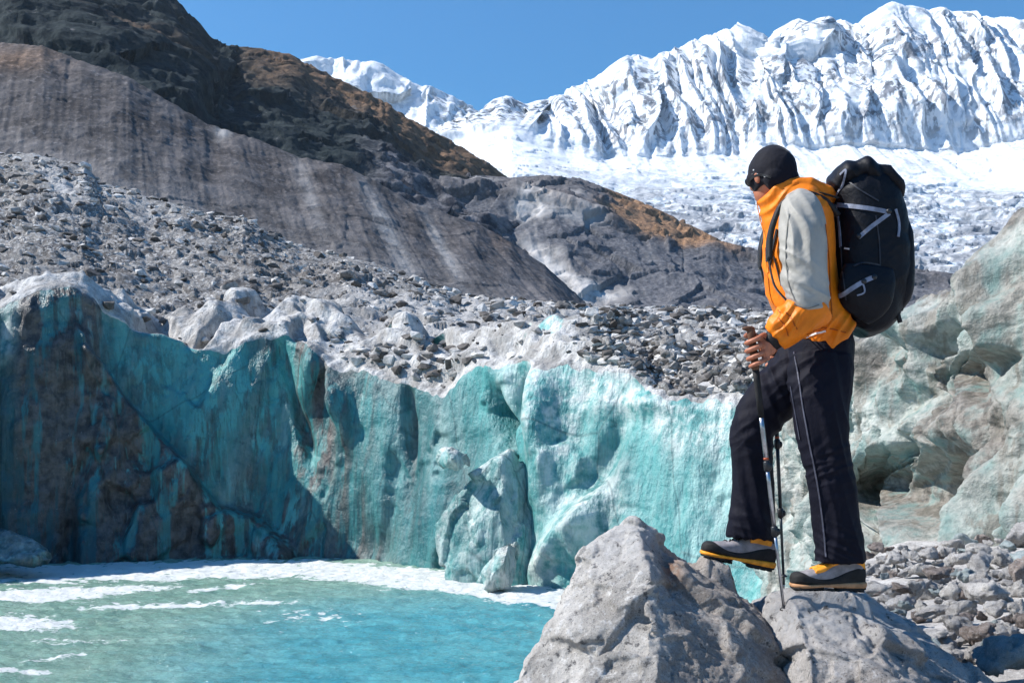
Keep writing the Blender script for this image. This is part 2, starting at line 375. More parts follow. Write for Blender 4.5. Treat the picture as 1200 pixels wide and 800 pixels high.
# the nearer dark buttress stands forward of the brown shoulder
dd += 26*sstep(300, 250, px+.55*(py-50))
p2 = p+n*np.array([1, 1, .6])*(dd*(.15+.85*e))[..., None]
p2 = fit_crest(p2, sk, sstep(140, 0, py-I(px, sk)))
nb = fbm(p/120, 5)
brown = sstep(255, 330, px)*sstep(58, 24, (py-I(px, sk))-34*nb)*sstep(-.5, .1, nb+.2)
brown = np.maximum(brown*.78, .55*gauss(px, py, 130, 76, 70, 14, 12)*(nb > -.1))
brown = np.maximum(brown, .9*gauss(px, py, 592, 246, 20, 22))
rockh = np.clip(sstep(395, 455, px)*sstep(45, 75, (py-I(px, sk))+30*nb), 0, 1)*.8
structure('hillside', grid_mesh('hillside', p2, np.stack([0*px, brown, rockh, 0*px], -1)), M['hill'], 'dark scrubby mountainside with a brown grassy shoulder on the left')

# ---- lateral moraine wall
mt = [(-700, 20), (0, 50), (50, 54), (85, 68), (150, 90), (200, 120), (245, 146), (300, 163), (350, 184), (400, 193), (440, 212), (480, 236), (520, 250), (560, 262), (600, 285), (640, 312), (691, 359), (740, 400)]
mb = [(-700, 150), (0, 210), (130, 225), (250, 270), (350, 300), (430, 320), (500, 345), (560, 362), (610, 372), (690, 380), (740, 420)]
rows = [rowD([(a, b+40) for a, b in mb], 360), rowD(mb, 400), rowD(mt, 500), rowD([(a, b+22) for a, b in mt], 560)]
p = smooth_rows(surf(rows, -600, 740, 760, [20, 190, 15]), 2); n = gnorm(p); x, y, z = p[..., 0], p[..., 1], p[..., 2]; px, py = scr(p)
s = x+.35*y; e = sstep(0, 14, py-I(px, mt)+2)
g = fbm(xyz(s/9+.6*fbm(p/30, 3), z/160, 0), 4, .55, True)
d = (.25*facet(p/9., 6)+.4*facet(p/34., 4)+.75*g*(.5+.8*fbm(p/60, 3))+.5*fbm(xyz(s/2.6, z/70, 0), 3, .6)+1.5*fbm(p/70, 4, .5)+.8*fbm(p/9, 4, .55)-1.)*(.25+.75*e)
p2 = p+n*d[..., None]
p2[..., 2] += (1-e)*4*fbm(xyz(x/13, 0*x, 0), 4)
p2 = fit_crest(p2, mt, sstep(120, 0, py-I(px, mt)))
rel = (py-I(px, mt))/(I(px, mb)-I(px, mt))
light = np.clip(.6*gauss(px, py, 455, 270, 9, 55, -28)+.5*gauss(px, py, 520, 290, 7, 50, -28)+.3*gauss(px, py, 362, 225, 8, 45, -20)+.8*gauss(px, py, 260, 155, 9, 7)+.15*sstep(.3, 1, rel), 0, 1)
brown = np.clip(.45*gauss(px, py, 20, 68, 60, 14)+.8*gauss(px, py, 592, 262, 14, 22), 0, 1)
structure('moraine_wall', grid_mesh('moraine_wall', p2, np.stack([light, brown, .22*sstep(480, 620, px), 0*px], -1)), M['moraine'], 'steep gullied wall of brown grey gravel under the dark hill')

# ---- middle moraine with the brown grass patch
sk3 = [(480, 200), (600, 208), (640, 205), (680, 209), (720, 224), (760, 240), (800, 259), (850, 284), (900, 295), (960, 300), (1100, 318), (1300, 340)]
ed3 = [(480, 226), (600, 230), (650, 244), (700, 262), (750, 281), (800, 291), (860, 292), (900, 298), (960, 303), (1100, 322), (1300, 345)]
rows = [rowD([(480, 420), (1300, 420)], 560), rowD([(480, 372), (1300, 366)], 640), rowD(ed3, 760), rowD(sk3, 1000), rowD([(a, b+30) for a, b in sk3], 1200)]
p = smooth_rows(surf(rows, 480, 1300, 560, [20, 120, 70, 10]), 2); n = gnorm(p); x, y, z = p[..., 0], p[..., 1], p[..., 2]; px, py = scr(p)
e = sstep(0, 6, py-I(px, sk3)+1)
lowf = sstep(0, 25, py-I(px, ed3))
d = (6*fbm(p/90, 5, .55, True)+6*facet(p/55., 4)+2*facet(p/18., 6)+5*gauss(py-I(px, ed3), 0*px, -1, 0, 4, 1)+lowf*2.2*fbm(xyz((x+.2*y)/16, z/120, 0), 4, .55)+1.2*fbm(p/14, 4)-2)*(.2+.8*e)
p2 = p+n*d[..., None]
p2 = fit_crest(p2, sk3, sstep(90, 0, py-I(px, sk3)))
nb = fbm(p/70, 5)
brown = sstep(690, 725, px+60*nb)*sstep(4, -4, (py-I(px, ed3))+10*nb)*sstep(880, 850, px)
brown = np.maximum(brown, .6*gauss(px, py, 660, 240, 45, 7, 20))
light = np.clip(1.3*gauss(px, py, 650, 335, 26, 60, -35)+.9*gauss(px, py, 700, 345, 60, 14)+.6*gauss(px, py, 760, 310, 14, 14)+.6*gauss(px, py, 620, 245, 20, 25)+.7*sstep(.0, .35, nb)*sstep(790, 700, px), 0, 1)
structure('middle_moraine', grid_mesh('middle_moraine', p2, np.stack([light, brown, np.clip(.9*lowf*(1-light)+.5*(1-brown)*(1-light), 0, .95), 0*px], -1)), M['moraine'], 'grey moraine bank topped by a patch of brown grass in mid distance')

# ---- debris covered glacier
dc = [(-500, 80), (-100, 160), (0, 181), (40, 180), (75, 188), (100, 194), (118, 214), (150, 222), (175, 232), (210, 240), (250, 252), (285, 254), (315, 272), (350, 288), (400, 300), (440, 309), (500, 330), (540, 346), (600, 350), (650, 354), (700, 360), (760, 361), (850, 362), (900, 366), (1000, 366), (1100, 380), (1300, 400)]
dD = [(-500, 200), (0, 165), (300, 140), (500, 125), (700, 105), (1300, 90)]
b1 = [(-500, 370), (0, 352), (60, 350), (200, 376), (300, 362), (400, 366), (500, 380), (560, 388), (640, 385), (700, 392), (800, 396), (900, 400), (1300, 405)]
rows = [[(a, b+90, D) for (a, b), D in zip(b1, np.interp([q[0] for q in b1], [-500, 0, 400, 700, 1300], [58, 62, 58, 46, 32]))],
        [(a, b, D) for (a, b), D in zip(b1, np.interp([q[0] for q in b1], [-500, 0, 400, 700, 1300], [72, 74, 70, 56, 42]))],
        [(a, b, D) for (a, b), D in zip(dc, [float(I(q[0], dD)) for q in dc])], [(a, b+40, D*1.3) for (a, b), D in zip(dc, [float(I(q[0], dD)) for q in dc])]]
p = smooth_rows(surf(rows, -450, 1150, 900, [30, 240, 15]), 3); n = gnorm(p); x, y, z = p[..., 0], p[..., 1], p[..., 2]; px, py = scr(p)
e = sstep(0, 12, py-I(px, dc)+1)
sc_ = y/100
d = (2.2*fbm(p/26, 5, .5)*sc_+.8*fbm(p/8, 5, .55, True)+.35*facet(p/1.6, 2)+.3*fbm(p/1.3, 4)-.6)*(.3+.7*e)
p2 = p+n*d[..., None]
p2[..., 2] += (1-e)*1.3*fbm(xyz(x/6, 0*x, 0), 4)
p2 = fit_crest(p2, dc, sstep(110, 0, py-I(px, dc)))
nb = fbm(p/18, 5)
pale = np.clip(gauss(px, py, 65, 215, 14, 40, -35)+.9*gauss(px, py, 95, 205, 8, 25, 40)+.8*gauss(px, py, 160, 240, 12, 40, -55)+.7*sstep(330, 350, py)*sstep(200, 400, px)+.35*sstep(.1, .5, nb), 0, 1)
brown = np.clip(sstep(.0, .45, nb)*.7+.7*gauss(px, py, 30, 215, 30, 18, 15)+.5*gauss(px, py, 330, 320, 90, 25, 20), 0, 1)*(1-pale)
debris_pts, debris_n = p2, n
structure('debris_slope', grid_mesh('debris_slope', p2, np.stack([pale, brown, 0*px, 0*px], -1)), M['debris'], 'rubble covered glacier surface rising behind the ice cliff')

# ---- ice cliff: water line -> lip -> crest of the hummocks -> dips behind
base = [(-600, 650), (-200, 652), (0, 653), (100, 650), (200, 648), (350, 654), (450, 662), (530, 672), (640, 687), (720, 697), (800, 707), (900, 712), (1100, 712)]
lip = [(-600, 330), (-200, 350), (-40, 352), (0, 362), (25, 350), (45, 336), (75, 330), (105, 338), (125, 362), (160, 380), (190, 388), (225, 400), (262, 408), (300, 394), (340, 386), (362, 402), (385, 424), (430, 433), (470, 446), (515, 462), (530, 455), (547, 432), (565, 424), (600, 422), (640, 428), (690, 424), (740, 438), (770, 456), (800, 463), (835, 470), (880, 464), (930, 450), (1100, 430)]
hum = [(-600, 325), (-200, 340), (-40, 340), (0, 345), (25, 340), (50, 331), (75, 328), (105, 334), (130, 348), (165, 364), (190, 372), (215, 358), (245, 345), (268, 334), (300, 336), (330, 348), (365, 352), (395, 346), (420, 358), (445, 367), (475, 362), (500, 370), (540, 382), (575, 392), (610, 380), (660, 376), (710, 366), (730, 380), (760, 398), (800, 405), (860, 412), (930, 405), (1100, 400)]
DB = [(-600, 34), (-200, 41), (0, 46.), (120, 47.2), (260, 48.4), (310, 48.6), (350, 48.3), (390, 47.6), (430, 46.5), (470, 45.2), (510, 43.9), (550, 42.5), (640, 38.5), (720, 36.5), (800, 34.5), (900, 32.5), (1100, 30)]
def cr_(c, off): return [(a, b, float(I(a, DB))+off) for a, b in c]
basez = [(a, HY+F*(CZ+.6)/float(I(a, DB)), float(I(a, DB))) for a in range(-600, 1101, 20)]
pxs = list(range(-600, 1101, 10))
lipR = [(a, float(I(a, lip)), float(I(a, DB))+float(I(a, [(60, 1.2), (220, 2.4), (560, 2.6)]))) for a in pxs]
humR = [(a, float(I(a, hum)), float(I(a, DB))+8) for a in pxs]
bakR = [(a, float(I(a, hum))+30, float(I(a, DB))+14) for a in pxs]
p = surf([basez, lipR, humR, bakR], -500, 1080, 1000, [300, 110, 30])
nv = p.shape[0]; px, py = scr(p); 
tt = np.zeros(px.shape); tt[:300] = (np.arange(300)/300.)[:, None]; tt[300:410] = 1+(np.arange(110)/110.)[:, None]; tt[410:] = 2
x, y, z = p[..., 0].copy(), p[..., 1].copy(), p[..., 2].copy()
fc = sstep(1.06, .93, tt); tp = 1-fc
n = gnorm(p); n = smooth_rows(n, 12); nh = n.copy(); nh[..., 2] *= .35
s = x*.8-y*.6
# depth sculpting of the face (metres towards the viewer)
calm = 1-.6*sstep(560, 740, px)
out = .9*fbm(xyz(s/7, z/20, 2), 4, .5)+(.3+.7*calm)*.5*fbm(xyz(s/1.6+.4*fbm(p/4, 3), z/14, 5), 4, .6)*sstep(1.05, .75, tt)+calm*.22*facet(xyz(x/2.6, y/2.6, z/7.)+.15*fbm(p, 3)[..., None], 5)+.08*fbm(p/1.2, 5, .5)
# lower-left triangular buttress bounded by the diagonal crack
diag = (py-380)-(px-95)*1.13                                  # >0 below the diagonal
diag2 = I(px, [(-600, -900), (95, 395), (150, 470), (210, 535), (255, 590), (300, 602), (345, 640), (370, 700), (1100, 2000)])
tri = sstep(-2, 7, py-diag2)*sstep(80, 100, px+10*fbm(p/3, 3))
out += tri*(.7+.5*fbm(p/3.5, 5, .55, True)+.5*facet(p/1.8, 7))
out += .6*sstep(118, 95, px+.12*(py-400)+8*fbm(p/4, 3))*sstep(-30, 20, px)*(1+.6*fbm(p/2.5, 5, .5, True))
# spurs and recesses
def spur(cx, cy, sx, sy, a, amp): return amp*gauss(px, py, cx, cy, sx, sy, a)
out += spur(400, 460, 10, 50, -12, 1.0)+spur(365, 430, 14, 45, 10, .9)-spur(345, 480, 6, 70, -16, .7)-spur(478, 500, 6, 70, 0, .7)
out -= spur(590, 500, 9, 36, -18, 1.9)+spur(610, 470, 7, 28, 10, 1.)
out += spur(640, 500, 14, 90, -3, .9)+spur(690, 610, 16, 40, 20, 1.1)+spur(655, 640, 12, 50, 30, .8)-spur(705, 540, 14, 60, 25, .6)+spur(760, 470, 40, 14, 0, .4)
out += spur(560, 620, 50, 70, 10, .5)-spur(425, 640, 30, 40, 0, .6)+.35*facet(p/1.3, 2)*gauss(px, py, 660, 590, 60, 90)
rz = fbm(xyz((x+.5*y)/2.6, y/4.5, z/3.)+.25*fbm(p/2.5, 3)[..., None], 6, .5, True); rb = fbm(p/7., 4)
topd = (1.15*rz+.25*rb+.12*fbm(p/.9, 4, .55, True)+.2*facet(p/2.4, 3)+.10*facet(p/.8, 4)-.35)*sstep(1.0, 1.25, tt)*sstep(2.0, 1.8, tt)
# scooped hollows on the snowy hummocks
hol = spur(195, 385, 30, 9, 8, 1.8)+spur(245, 352, 18, 7, -20, 1.6)+spur(310, 352, 17, 9, 0, 1.6)+spur(430, 368, 26, 11, 25, 1.8)+spur(505, 385, 14, 14, 0, 1.4)+spur(235, 395, 35, 5, -35, 1.2)+spur(350, 390, 10, 14, 20, 1.)
p2 = p+nh*(out*fc)[..., None]
p2 += n*((topd-1.5*hol*tp))[..., None]
# jagged lip: small scallops
lipw = gauss(tt, 0*tt, 1, 0, .06, 1)
p2 = smooth_cols(smooth_rows(p2, 10), 3)
p2 = p2+gnorm(p2)*(.05*fbm(p/.7, 4, .6)+.03*fbm(xyz(s/.5, z/5, 3), 3))[..., None]
p2[..., 2] += lipw*(.5*fbm(xyz(s/1.6, 0*s, 0), 4)+.15*fbm(xyz(s/.4, 0*s, 3), 2))
nzz = fbm(xyz(s/3., z/9, 8), 4)
pale = np.clip(.08*sstep(520, 640, px)+.95*sstep(560, 640, px)*sstep(88, 20, (py-I(px, lip))-35*fbm(xyz(s/1.5, z/8, 1), 3))+gauss(px, py, 655, 500, 20, 75, -3)+.9*gauss(px, py, 700, 590, 35, 45, 25)+.8*gauss(px, py, 640, 655, 40, 30, 0)
               +.35*sstep(760, 950, px)+.9*gauss(px, py, 745, 445, 70, 18)+.9*gauss(px, py, 10, 395, 16, 40, 30)+.35*gauss(px, py, 108, 420, 9, 50, 0)+.25*sstep(.1, .5, nzz), 0, 1)
dirtm = np.clip(.85*gauss(px, py, 240, 485, 70, 120, -12)*sstep(-.2, .3, fbm(xyz(s/1.3, z/14, 3), 3))*(1-tri)+.55*sstep(300, 340, px)*sstep(500, 440, px)*sstep(-.1, .25, fbm(xyz(s/.9, z/14, 9), 3))+tri*.95+.95*sstep(135, 100, px)*sstep(10, 40, px)+.6*sstep(560, 660, py+40*nzz)*sstep(520, 300, px)+.75*gauss(px, py, 350, 400, 40, 25)+.9*gauss(px, py, 375, 480, 5, 60, -8)
                +.6*gauss(px, py, 478, 500, 6, 80)+.25*sstep(500, 400, px), 0, 1)  # dirt; broad terms at far left also paint the shaded wall darker
deep = np.clip(sstep(640, 420, px)*.6-.35*sstep(420, 330, px)*sstep(120, 150, px)+.3*sstep(150, 100, px)+.8*gauss(px, py, 560, 600, 90, 70)+.5*gauss(px, py, 720, 560, 50, 70)-.5*gauss(px, py, 310, 470, 22, 40), 0, 1)  # dark teal ice; shade of the left wall is put into this colour
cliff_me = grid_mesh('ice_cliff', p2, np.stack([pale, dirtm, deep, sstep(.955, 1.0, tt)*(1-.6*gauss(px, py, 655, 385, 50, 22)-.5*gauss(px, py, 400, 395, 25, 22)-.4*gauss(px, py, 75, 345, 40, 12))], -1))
structure('ice_cliff', cliff_me, M['ice'], 'turquoise glacier ice cliff streaked with dirt above the lake')
cliff_pts, cliff_n, cliff_t = p2, gnorm(p2), tt

# ---- near ice bluff on the right
top = [(900, 420), (950, 410), (1000, 396), (1030, 383), (1060, 372), (1080, 352), (1100, 348), (1120, 340), (1140, 322), (1155, 302), (1175, 288), (1190, 280), (1205, 262), (1300, 200), (1600, 60)]
ND = [(900, 26), (950, 23), (1000, 20), (1050, 18.3), (1100, 16.6), (1150, 14.8), (1200, 13.2), (1300, 11), (1600, 8)]
pxs = list(range(900, 1601, 10))
bR = [(a, float(I(a, [(900, 735), (1000, 712), (1060, 700), (1200, 712), (1600, 760)])), float(I(a, ND))) for a in pxs]
tR = [(a, float(I(a, top)), float(I(a, ND))*1.16) for a in pxs]
t2 = [(a, float(I(a, top))+4, float(I(a, ND))*1.35) for a in pxs]
t3 = [(a, float(I(a, top))+50, float(I(a, ND))*1.7) for a in pxs]
p = surf([bR, tR, t2, t3], 900, 1560, 720, [420, 40, 20]); px, py = scr(p); x, y, z = [p[..., i].copy() for i in range(3)]
tt = np.zeros(px.shape); tt[:420] = (np.arange(420)/420.)[:, None]; tt[420:] = 1
n = smooth_rows(gnorm(p), 20); nh = n*np.array([1, 1, .4])
q = p/np.array([1.7, 1.7, 2.6]); wq = q+.5*np.stack([fbm(q*1.1+5, 3), fbm(q*1.1+15, 3), fbm(q*1.1+25, 3)], -1)
out = 1.05*fbm(wq, 3, .5)-1.1*np.abs(fbm(wq*1.3+9, 2))+.30*fbm(xyz(x/.9, y/.9, z/4), 4, .5, True)+.07*fbm(p/.35, 4, .5)
W = 14*fbm(p/1.2, 3); wx_, wy_ = px+W, py+14*fbm(p/1.2+40, 3)
def pocket(cx, cy, sx, sy, a, amp, sharp=.25):
    c_, s_ = math.cos(math.radians(a)), math.sin(math.radians(a)); u = ((wx_-cx)*c_+(wy_-cy)*s_)/sx; v = (-(wx_-cx)*s_+(wy_-cy)*c_)/sy
    r = np.sqrt(u*u+v*v); return amp*sstep(1+sharp, 1-sharp*2.2, r)
push = pocket(1062, 582, 56, 40, -22, 3.2, .55)+pocket(1163, 448, 38, 26, -5, 2.0, .55)+pocket(1150, 600, 14, 40, 12, 1.2, .4)
out -= 1.1*np.exp(-(np.abs(wx_-1104-.12*(wy_-460))/3.2)**2)*sstep(410, 430, wy_)*sstep(520, 500, wy_)+.7*np.exp(-(np.abs(wx_-1125+.25*(wy_-400))/6)**2)*sstep(350, 365, wy_)*sstep(430, 410, wy_)+pocket(1105, 462, 4.5, 44, -6, .8, .5)+pocket(1072, 520, 10, 14, 0, .6)
out -= pocket(1035, 480, 16, 26, 10, .5, .5)+pocket(1118, 385, 9, 46, 28, .9, .5)+pocket(1135, 560, 26, 60, 15, .45, .6)+pocket(1022, 640, 30, 18, 0, .5, .5)
out += pocket(1082, 385, 22, 24, 0, .7, .6)+pocket(1190, 480, 16, 230, 3, .55, .4)+pocket(1205, 330, 40, 80, 20, .6, .5)+pocket(1085, 610, 11, 60, -16, .6, .6)+pocket(1180, 620, 16, 110, -8, .5, .5)
out += pocket(1130, 505, 34, 26, 0, .35, .5)
e = sstep(1.0, .9, tt)
vd = p/np.linalg.norm(p-np.array([0, 0, CZ]), axis=-1, keepdims=True); vd[..., 2] = (p[..., 2]-CZ)/np.linalg.norm(p-np.array([0, 0, CZ]), axis=-1)
out += .04*fbm(p/.15, 3)+.10*fbm(p/.6, 4, .5, True)
p2 = p+nh*(out*(.25+.75*e))[..., None]+push[..., None]*(vd+np.array([0, 0, .05]))
p2[..., 2] += gauss(tt, 0*tt, 1, 0, .08, 1)*(.35*fbm(xyz(x/1.1, y/1.1, 0*x), 4)+.1*fbm(xyz(x/.3, y/.3, 0*x), 3))
nb = fbm(p/1.6, 5)
grey = np.clip(.9*gauss(wx_, wy_, 1150, 505, 48, 60)+.8*gauss(wx_, wy_, 1045, 425, 40, 30)+.8*gauss(wx_, wy_, 1140, 580, 35, 70, 20)+.7*gauss(px, py, 1135, 345, 34, 30, -35)+.7*gauss(px, py, 1090, 675, 80, 22)+.55*sstep(-.05, .3, nb)+.9*gauss(wx_, wy_, 1058, 590, 46, 36)+.6*gauss(wx_, wy_, 1163, 448, 32, 24)+.25+.6*sstep(.97, 1, tt), 0, 1)  # dirt tone; cave and pocket terms also paint in their shade
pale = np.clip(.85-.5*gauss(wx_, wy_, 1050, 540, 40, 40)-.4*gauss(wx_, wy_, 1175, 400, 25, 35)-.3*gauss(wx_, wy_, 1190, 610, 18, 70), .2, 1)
def mat_bluff():
    t = NT('bluff_ice'); pale, dirt, green, rub = t.mask()
    st = t.noise(3., 7, .6, t.mapping((1, 1, .15))); n1 = t.noise(1.3, 8, .6, None, .8); n2 = t.noise(7, 8, .65); n3 = t.noise(34, 6, .7)
    c = t.mix(t.ramp(n1, .35, .65), (.15, .24, .22), (.33, .43, .39))
    f = t.math('MULTIPLY', pale, t.ramp(t.math('ADD', t.math('MULTIPLY', st, .5), t.math('MULTIPLY', n1, .5)), .36, .58))
    c = t.mix(f, c, t.mix(t.ramp(n2, .3, .65), (.42, .46, .42), (.66, .65, .60)))
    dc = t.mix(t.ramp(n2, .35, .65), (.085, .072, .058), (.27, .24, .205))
    c = t.mix(t.math('MULTIPLY', dirt, t.ramp(t.math('ADD', t.math('MULTIPLY', n1, .6), t.math('MULTIPLY', st, .4)), .36, .52)), c, dc)  # dirt colour, which also carries the painted shade of the hollows
    c = t.mix(t.ramp(n3, .42, .28, 0, .5), c, (.12, .13, .12))
    c = t.mix(t.ramp(n2, .44, .30, 0, .6), c, (.12, .15, .14)); c = t.mix(t.ramp(st, .54, .64, 0, .75), c, (.17, .155, .125)); c = t.mix(t.ramp(t.voro(.8, t.mapping((1, 1, .4), (.2, .5, .1), t.mapping((1, 1, 1))), 'DISTANCE_TO_EDGE'), .012, 0, 0, .0), c, (.05, .06, .05))
    b = t.bump(st, .03, .5); b = t.bump(n2, .07, .8, b); b = t.bump(n3, .012, .8, b)
    return t.done(c, .42, b, .45)
M['bluff'] = mat_bluff()
structure('ice_bluff', grid_mesh('ice_bluff', p2, np.stack([pale, grey, 0*px, 0*px], -1)), M['bluff'], 'pale dirty ice bluff with hollows behind the hiker on the right')

# ---- lake
yy = np.concatenate([np.linspace(4, 20, 40, endpoint=False), np.linspace(20, 62, 420)])
u = np.linspace(-600, 1150, 700)
p = np.stack([np.stack([(u-600)/F*Y, np.full_like(u, Y), 0*u], -1) for Y in yy]); x, y = p[..., 0], p[..., 1]; px, py = scr(p)
wv = .12*fbm(xyz(x/1.3, y/.8, 0*x), 4, .55, True)+.05*fbm(xyz(x/5, y/3, 4+0*x), 3)+.07*fbm(xyz(x/.55, y/.33, 0*x+6), 3, .6)
p[..., 2] = wv
# foam by place: shore line foam, three long patches, flecks
wn = fbm(xyz(x/2.2, y/1.6, 0*x+3), 5, .6); wf = fbm(xyz(x/.55, y/.4, 0*x+8), 4, .6)
shore = HY+F*CZ/I(px, DB)
sy_ = py-shore
fo = sstep(14, 7, np.abs(sy_-14)+9*wn+5*wf+3-I(px, [(-600, 4), (200, 3), (330, 3), (450, 4), (560, 5), (640, 5)]))*sstep(-.9, .1, wn+.5)
def fp(cx, cy, sx, sy, a): return gauss(px+25*wn, py+5*wf, cx, cy, sx, sy, a)
fo = np.maximum(fo, sstep(.22, .95, np.clip(fp(120, 694, 120, 7, -3)+fp(25, 733, 85, 11, 2)+fp(10, 700, 110, 8, 3)+.75*fp(60, 775, 60, 5, -4)+.75*fp(30, 790, 60, 5, 0)+.7*fp(270, 690, 60, 3, -8)+.65*fp(470, 690, 60, 8, 4)+.55*fp(360, 725, 120, 20, 0)+.7*fp(200, 712, 160, 4, -2)+.6*fp(80, 755, 120, 6, 0)+.6*fp(400, 675, 120, 4, 3), 0, 1.2)+.35*wf+.12*wn))
fl_ = fbm(xyz(x/.9, y/.22, 0*x+12), 4, .65)
fo = np.maximum(fo*sstep(-.55, .0, wf+.15), .9*sstep(.36, .52, fl_)*sstep(-.25, .25, wn)*sstep(800, 690, py+.12*px))
blue = np.clip(sstep(680, 740, py+.07*(px-350)+8*wn)*sstep(120, 420, px+.9*(py-740)+40*wn), 0, 1)
def mat_water():
    t = NT('glacial_water'); foam, blue, _, _ = t.mask()
    n1 = t.noise(.5, 5, .6, t.mapping((1, 1.6, 1)))
    g = t.mix(t.ramp(n1, .3, .7), (.20, .36, .28), (.32, .48, .38)); bl = t.mix(t.ramp(n1, .3, .7), (.05, .30, .36), (.12, .43, .47))
    c = t.mix(blue, g, bl)
    nf = t.noise(2.4, 9, .72, t.mapping((1, 1.5, 1), (0, 0, .1)))
    ff = t.ramp(t.math('ADD', foam, t.math('MULTIPLY', t.math('SUBTRACT', nf, .5), 2.6)), .42, .72)
    ff = t.math('MAXIMUM', ff, t.ramp(t.noise(3.2, 7, .75, t.mapping((1, 2.6, 1))), .64, .70, 0, .8))
    c = t.mix(ff, c, (.74, .76, .74))
    b = t.bump(t.noise(1.3, 8, .68, t.mapping((1, 2.2, 1))), .22, 1.); b = t.bump(t.noise(6, 6, .7, t.mapping((1, 2., 1))), .045, 1., b)
    return t.done(c, t.mix(ff, (.08,)*3, (.7,)*3), b, .8)
M['water'] = mat_water()
structure('water', grid_mesh('water', p, np.stack([fo, blue, 0*fo, 0*fo], -1)), M['water'], 'milky turquoise meltwater lake with streaks of white foam')

# ---- shore bank under the boulders (ground) and a far base sheet
gx = np.linspace(-14, 16, 300); gy = np.linspace(-8, 34, 420); X, Y = np.meshgrid(gx, gy)
edge = I(Y, [(-8, -9), (0, -5), (3, -1.2), (5, .0), (7, 1.0), (10, 2.4), (16, 5.2), (25, 8.5), (34, 10)])     # x of the bank edge: lake to the left
inl = sstep(-2.6, .6, X-edge)
Z = -1.6+inl*(4.85+.0*X)-.07*np.clip(Y-5, 0, 30)*inl+.35*sstep(1.5, 5, X)*inl
Z += .74*sstep(.9, 1.9, X)*sstep(2.5, 4.5, Y)-.0*X
Z += .12*fbm(xyz(X/1.2, Y/1.2, 0*X), 5)+.03*fbm(xyz(X/.3, Y/.3, 0*X), 4)
bank = np.stack([X, Y, Z], -1)
structure('ground', grid_mesh('ground', bank), M['stone'], 'gravelly shore bank under the boulders')
me = mesh_np('terrain', [(-16000, -9000, -2.5), (16000, -9000, -2.5), (16000, 20000, -2.5), (-16000, 20000, -2.5)], [(0, 1, 2, 3)], False)
structure('terrain', me, M['debris'], 'valley floor reaching under the lake, glacier and mountains')
def bankz(x_, y_):
    i = int(np.clip((y_+8)/42*419, 0, 419)); j = int(np.clip((x_+14)/30*299, 0, 299)); return float(Z[i, j])

# ============================================================ helpers for solids
def evald(me_in, mods):
    o = bpy.data.objects.new('tmp', me_in); COL.objects.link(o)
    for ty, kw in mods:
        m = o.modifiers.new('m', ty)
        for k, v in kw.items(): setattr(m, k, v)
    dg = C.evaluated_depsgraph_get(); dg.update()
    me = bpy.data.meshes.new_from_object(o.evaluated_get(dg)); bpy.data.objects.remove(o); return me
def voxel(me, size, smooth=0, fac=.5):
    mods = [('REMESH', dict(mode='VOXEL', voxel_size=size, use_smooth_shade=True))]
    if smooth: mods.append(('SMOOTH', dict(factor=fac, iterations=smooth)))
    return evald(me, mods)
def hull(pts):
    bm = bmesh.new()
    for q_ in pts: bm.verts.new(q_)
    r = bmesh.ops.convex_hull(bm, input=bm.verts)
    bmesh.ops.delete(bm, geom=[g for g in set(r['geom_interior']+r['geom_unused']) if isinstance(g, bmesh.types.BMVert) and g.is_valid], context='VERTS')
    bmesh.ops.recalc_face_normals(bm, faces=bm.faces)
    me = bpy.data.meshes.new('hull'); bm.to_mesh(me); bm.free(); return me
def tri_px(me):
    v = get_v(me); return scr(v)

# ---- two big foreground boulders
def big_boulder(name, pts, label, seed, masks, vox=.008, feet=()):
    me = voxel(hull([Vector(P(*q_)) for q_ in pts]), vox, 1, .5)
    v = get_v(me); n = get_n(me); wv_ = v+.025*np.stack([perlin(v*5+1), perlin(v*5+9), perlin(v*5+17)], -1)
    d = .045*fbm(v*2.2+seed, 3, .5)+.095*facet(wv_*2.1, 3)+.022*facet(wv_*6., 5)+.006*facet(wv_*19., 9)+.004*fbm(v*20+seed, 4, .6)+.003*fbm(v*60, 3)
    st = np.abs(perlin(v@np.array([[2.2, 1.1, 0], [-.8, 1.5, 2.4], [1.5, -.6, 3.1]])+seed)); d -= .02*sstep(.03, .0, st)
    v = v+n*(d-.02)[:, None]
    set_v(me, v); me = evald(me, [('REMESH', dict(mode='VOXEL', voxel_size=vox, use_smooth_shade=True)), ('SMOOTH', dict(factor=.5, iterations=1))]); v = get_v(me); n = get_n(me)
    v = v+n*(.010*fbm(v*14+seed, 6, .72)+.010*facet(v*13., 9)*sstep(-.2, .3, fbm(v*3, 3)))[:, None]
    for (fx0, fx1, fy0, fy1, fz, slope) in feet:
        m = sstep(fx0-.05, fx0, v[:, 0])*sstep(fx1+.04, fx1, v[:, 0])*sstep(fy0-.06, fy0, v[:, 1])*sstep(fy1+.06, fy1, v[:, 1])*(n[:, 2] > .1)
        tz = fz+slope*(v[:, 0]-fx0)+.006*fbm(v*20, 3); v[:, 2] += m*np.clip(tz-v[:, 2], -.07, .09)
    set_v(me, v); px_, py_ = scr(v); set_mask(me, masks(px_, py_, v))
    loc = (float(v[:, 0].mean()), float(v[:, 1].mean()), float(v[:, 2].min())); setorigin(me, loc)
    return tag(link(name, me, M['boulder'], None, loc), label, 'boulder')
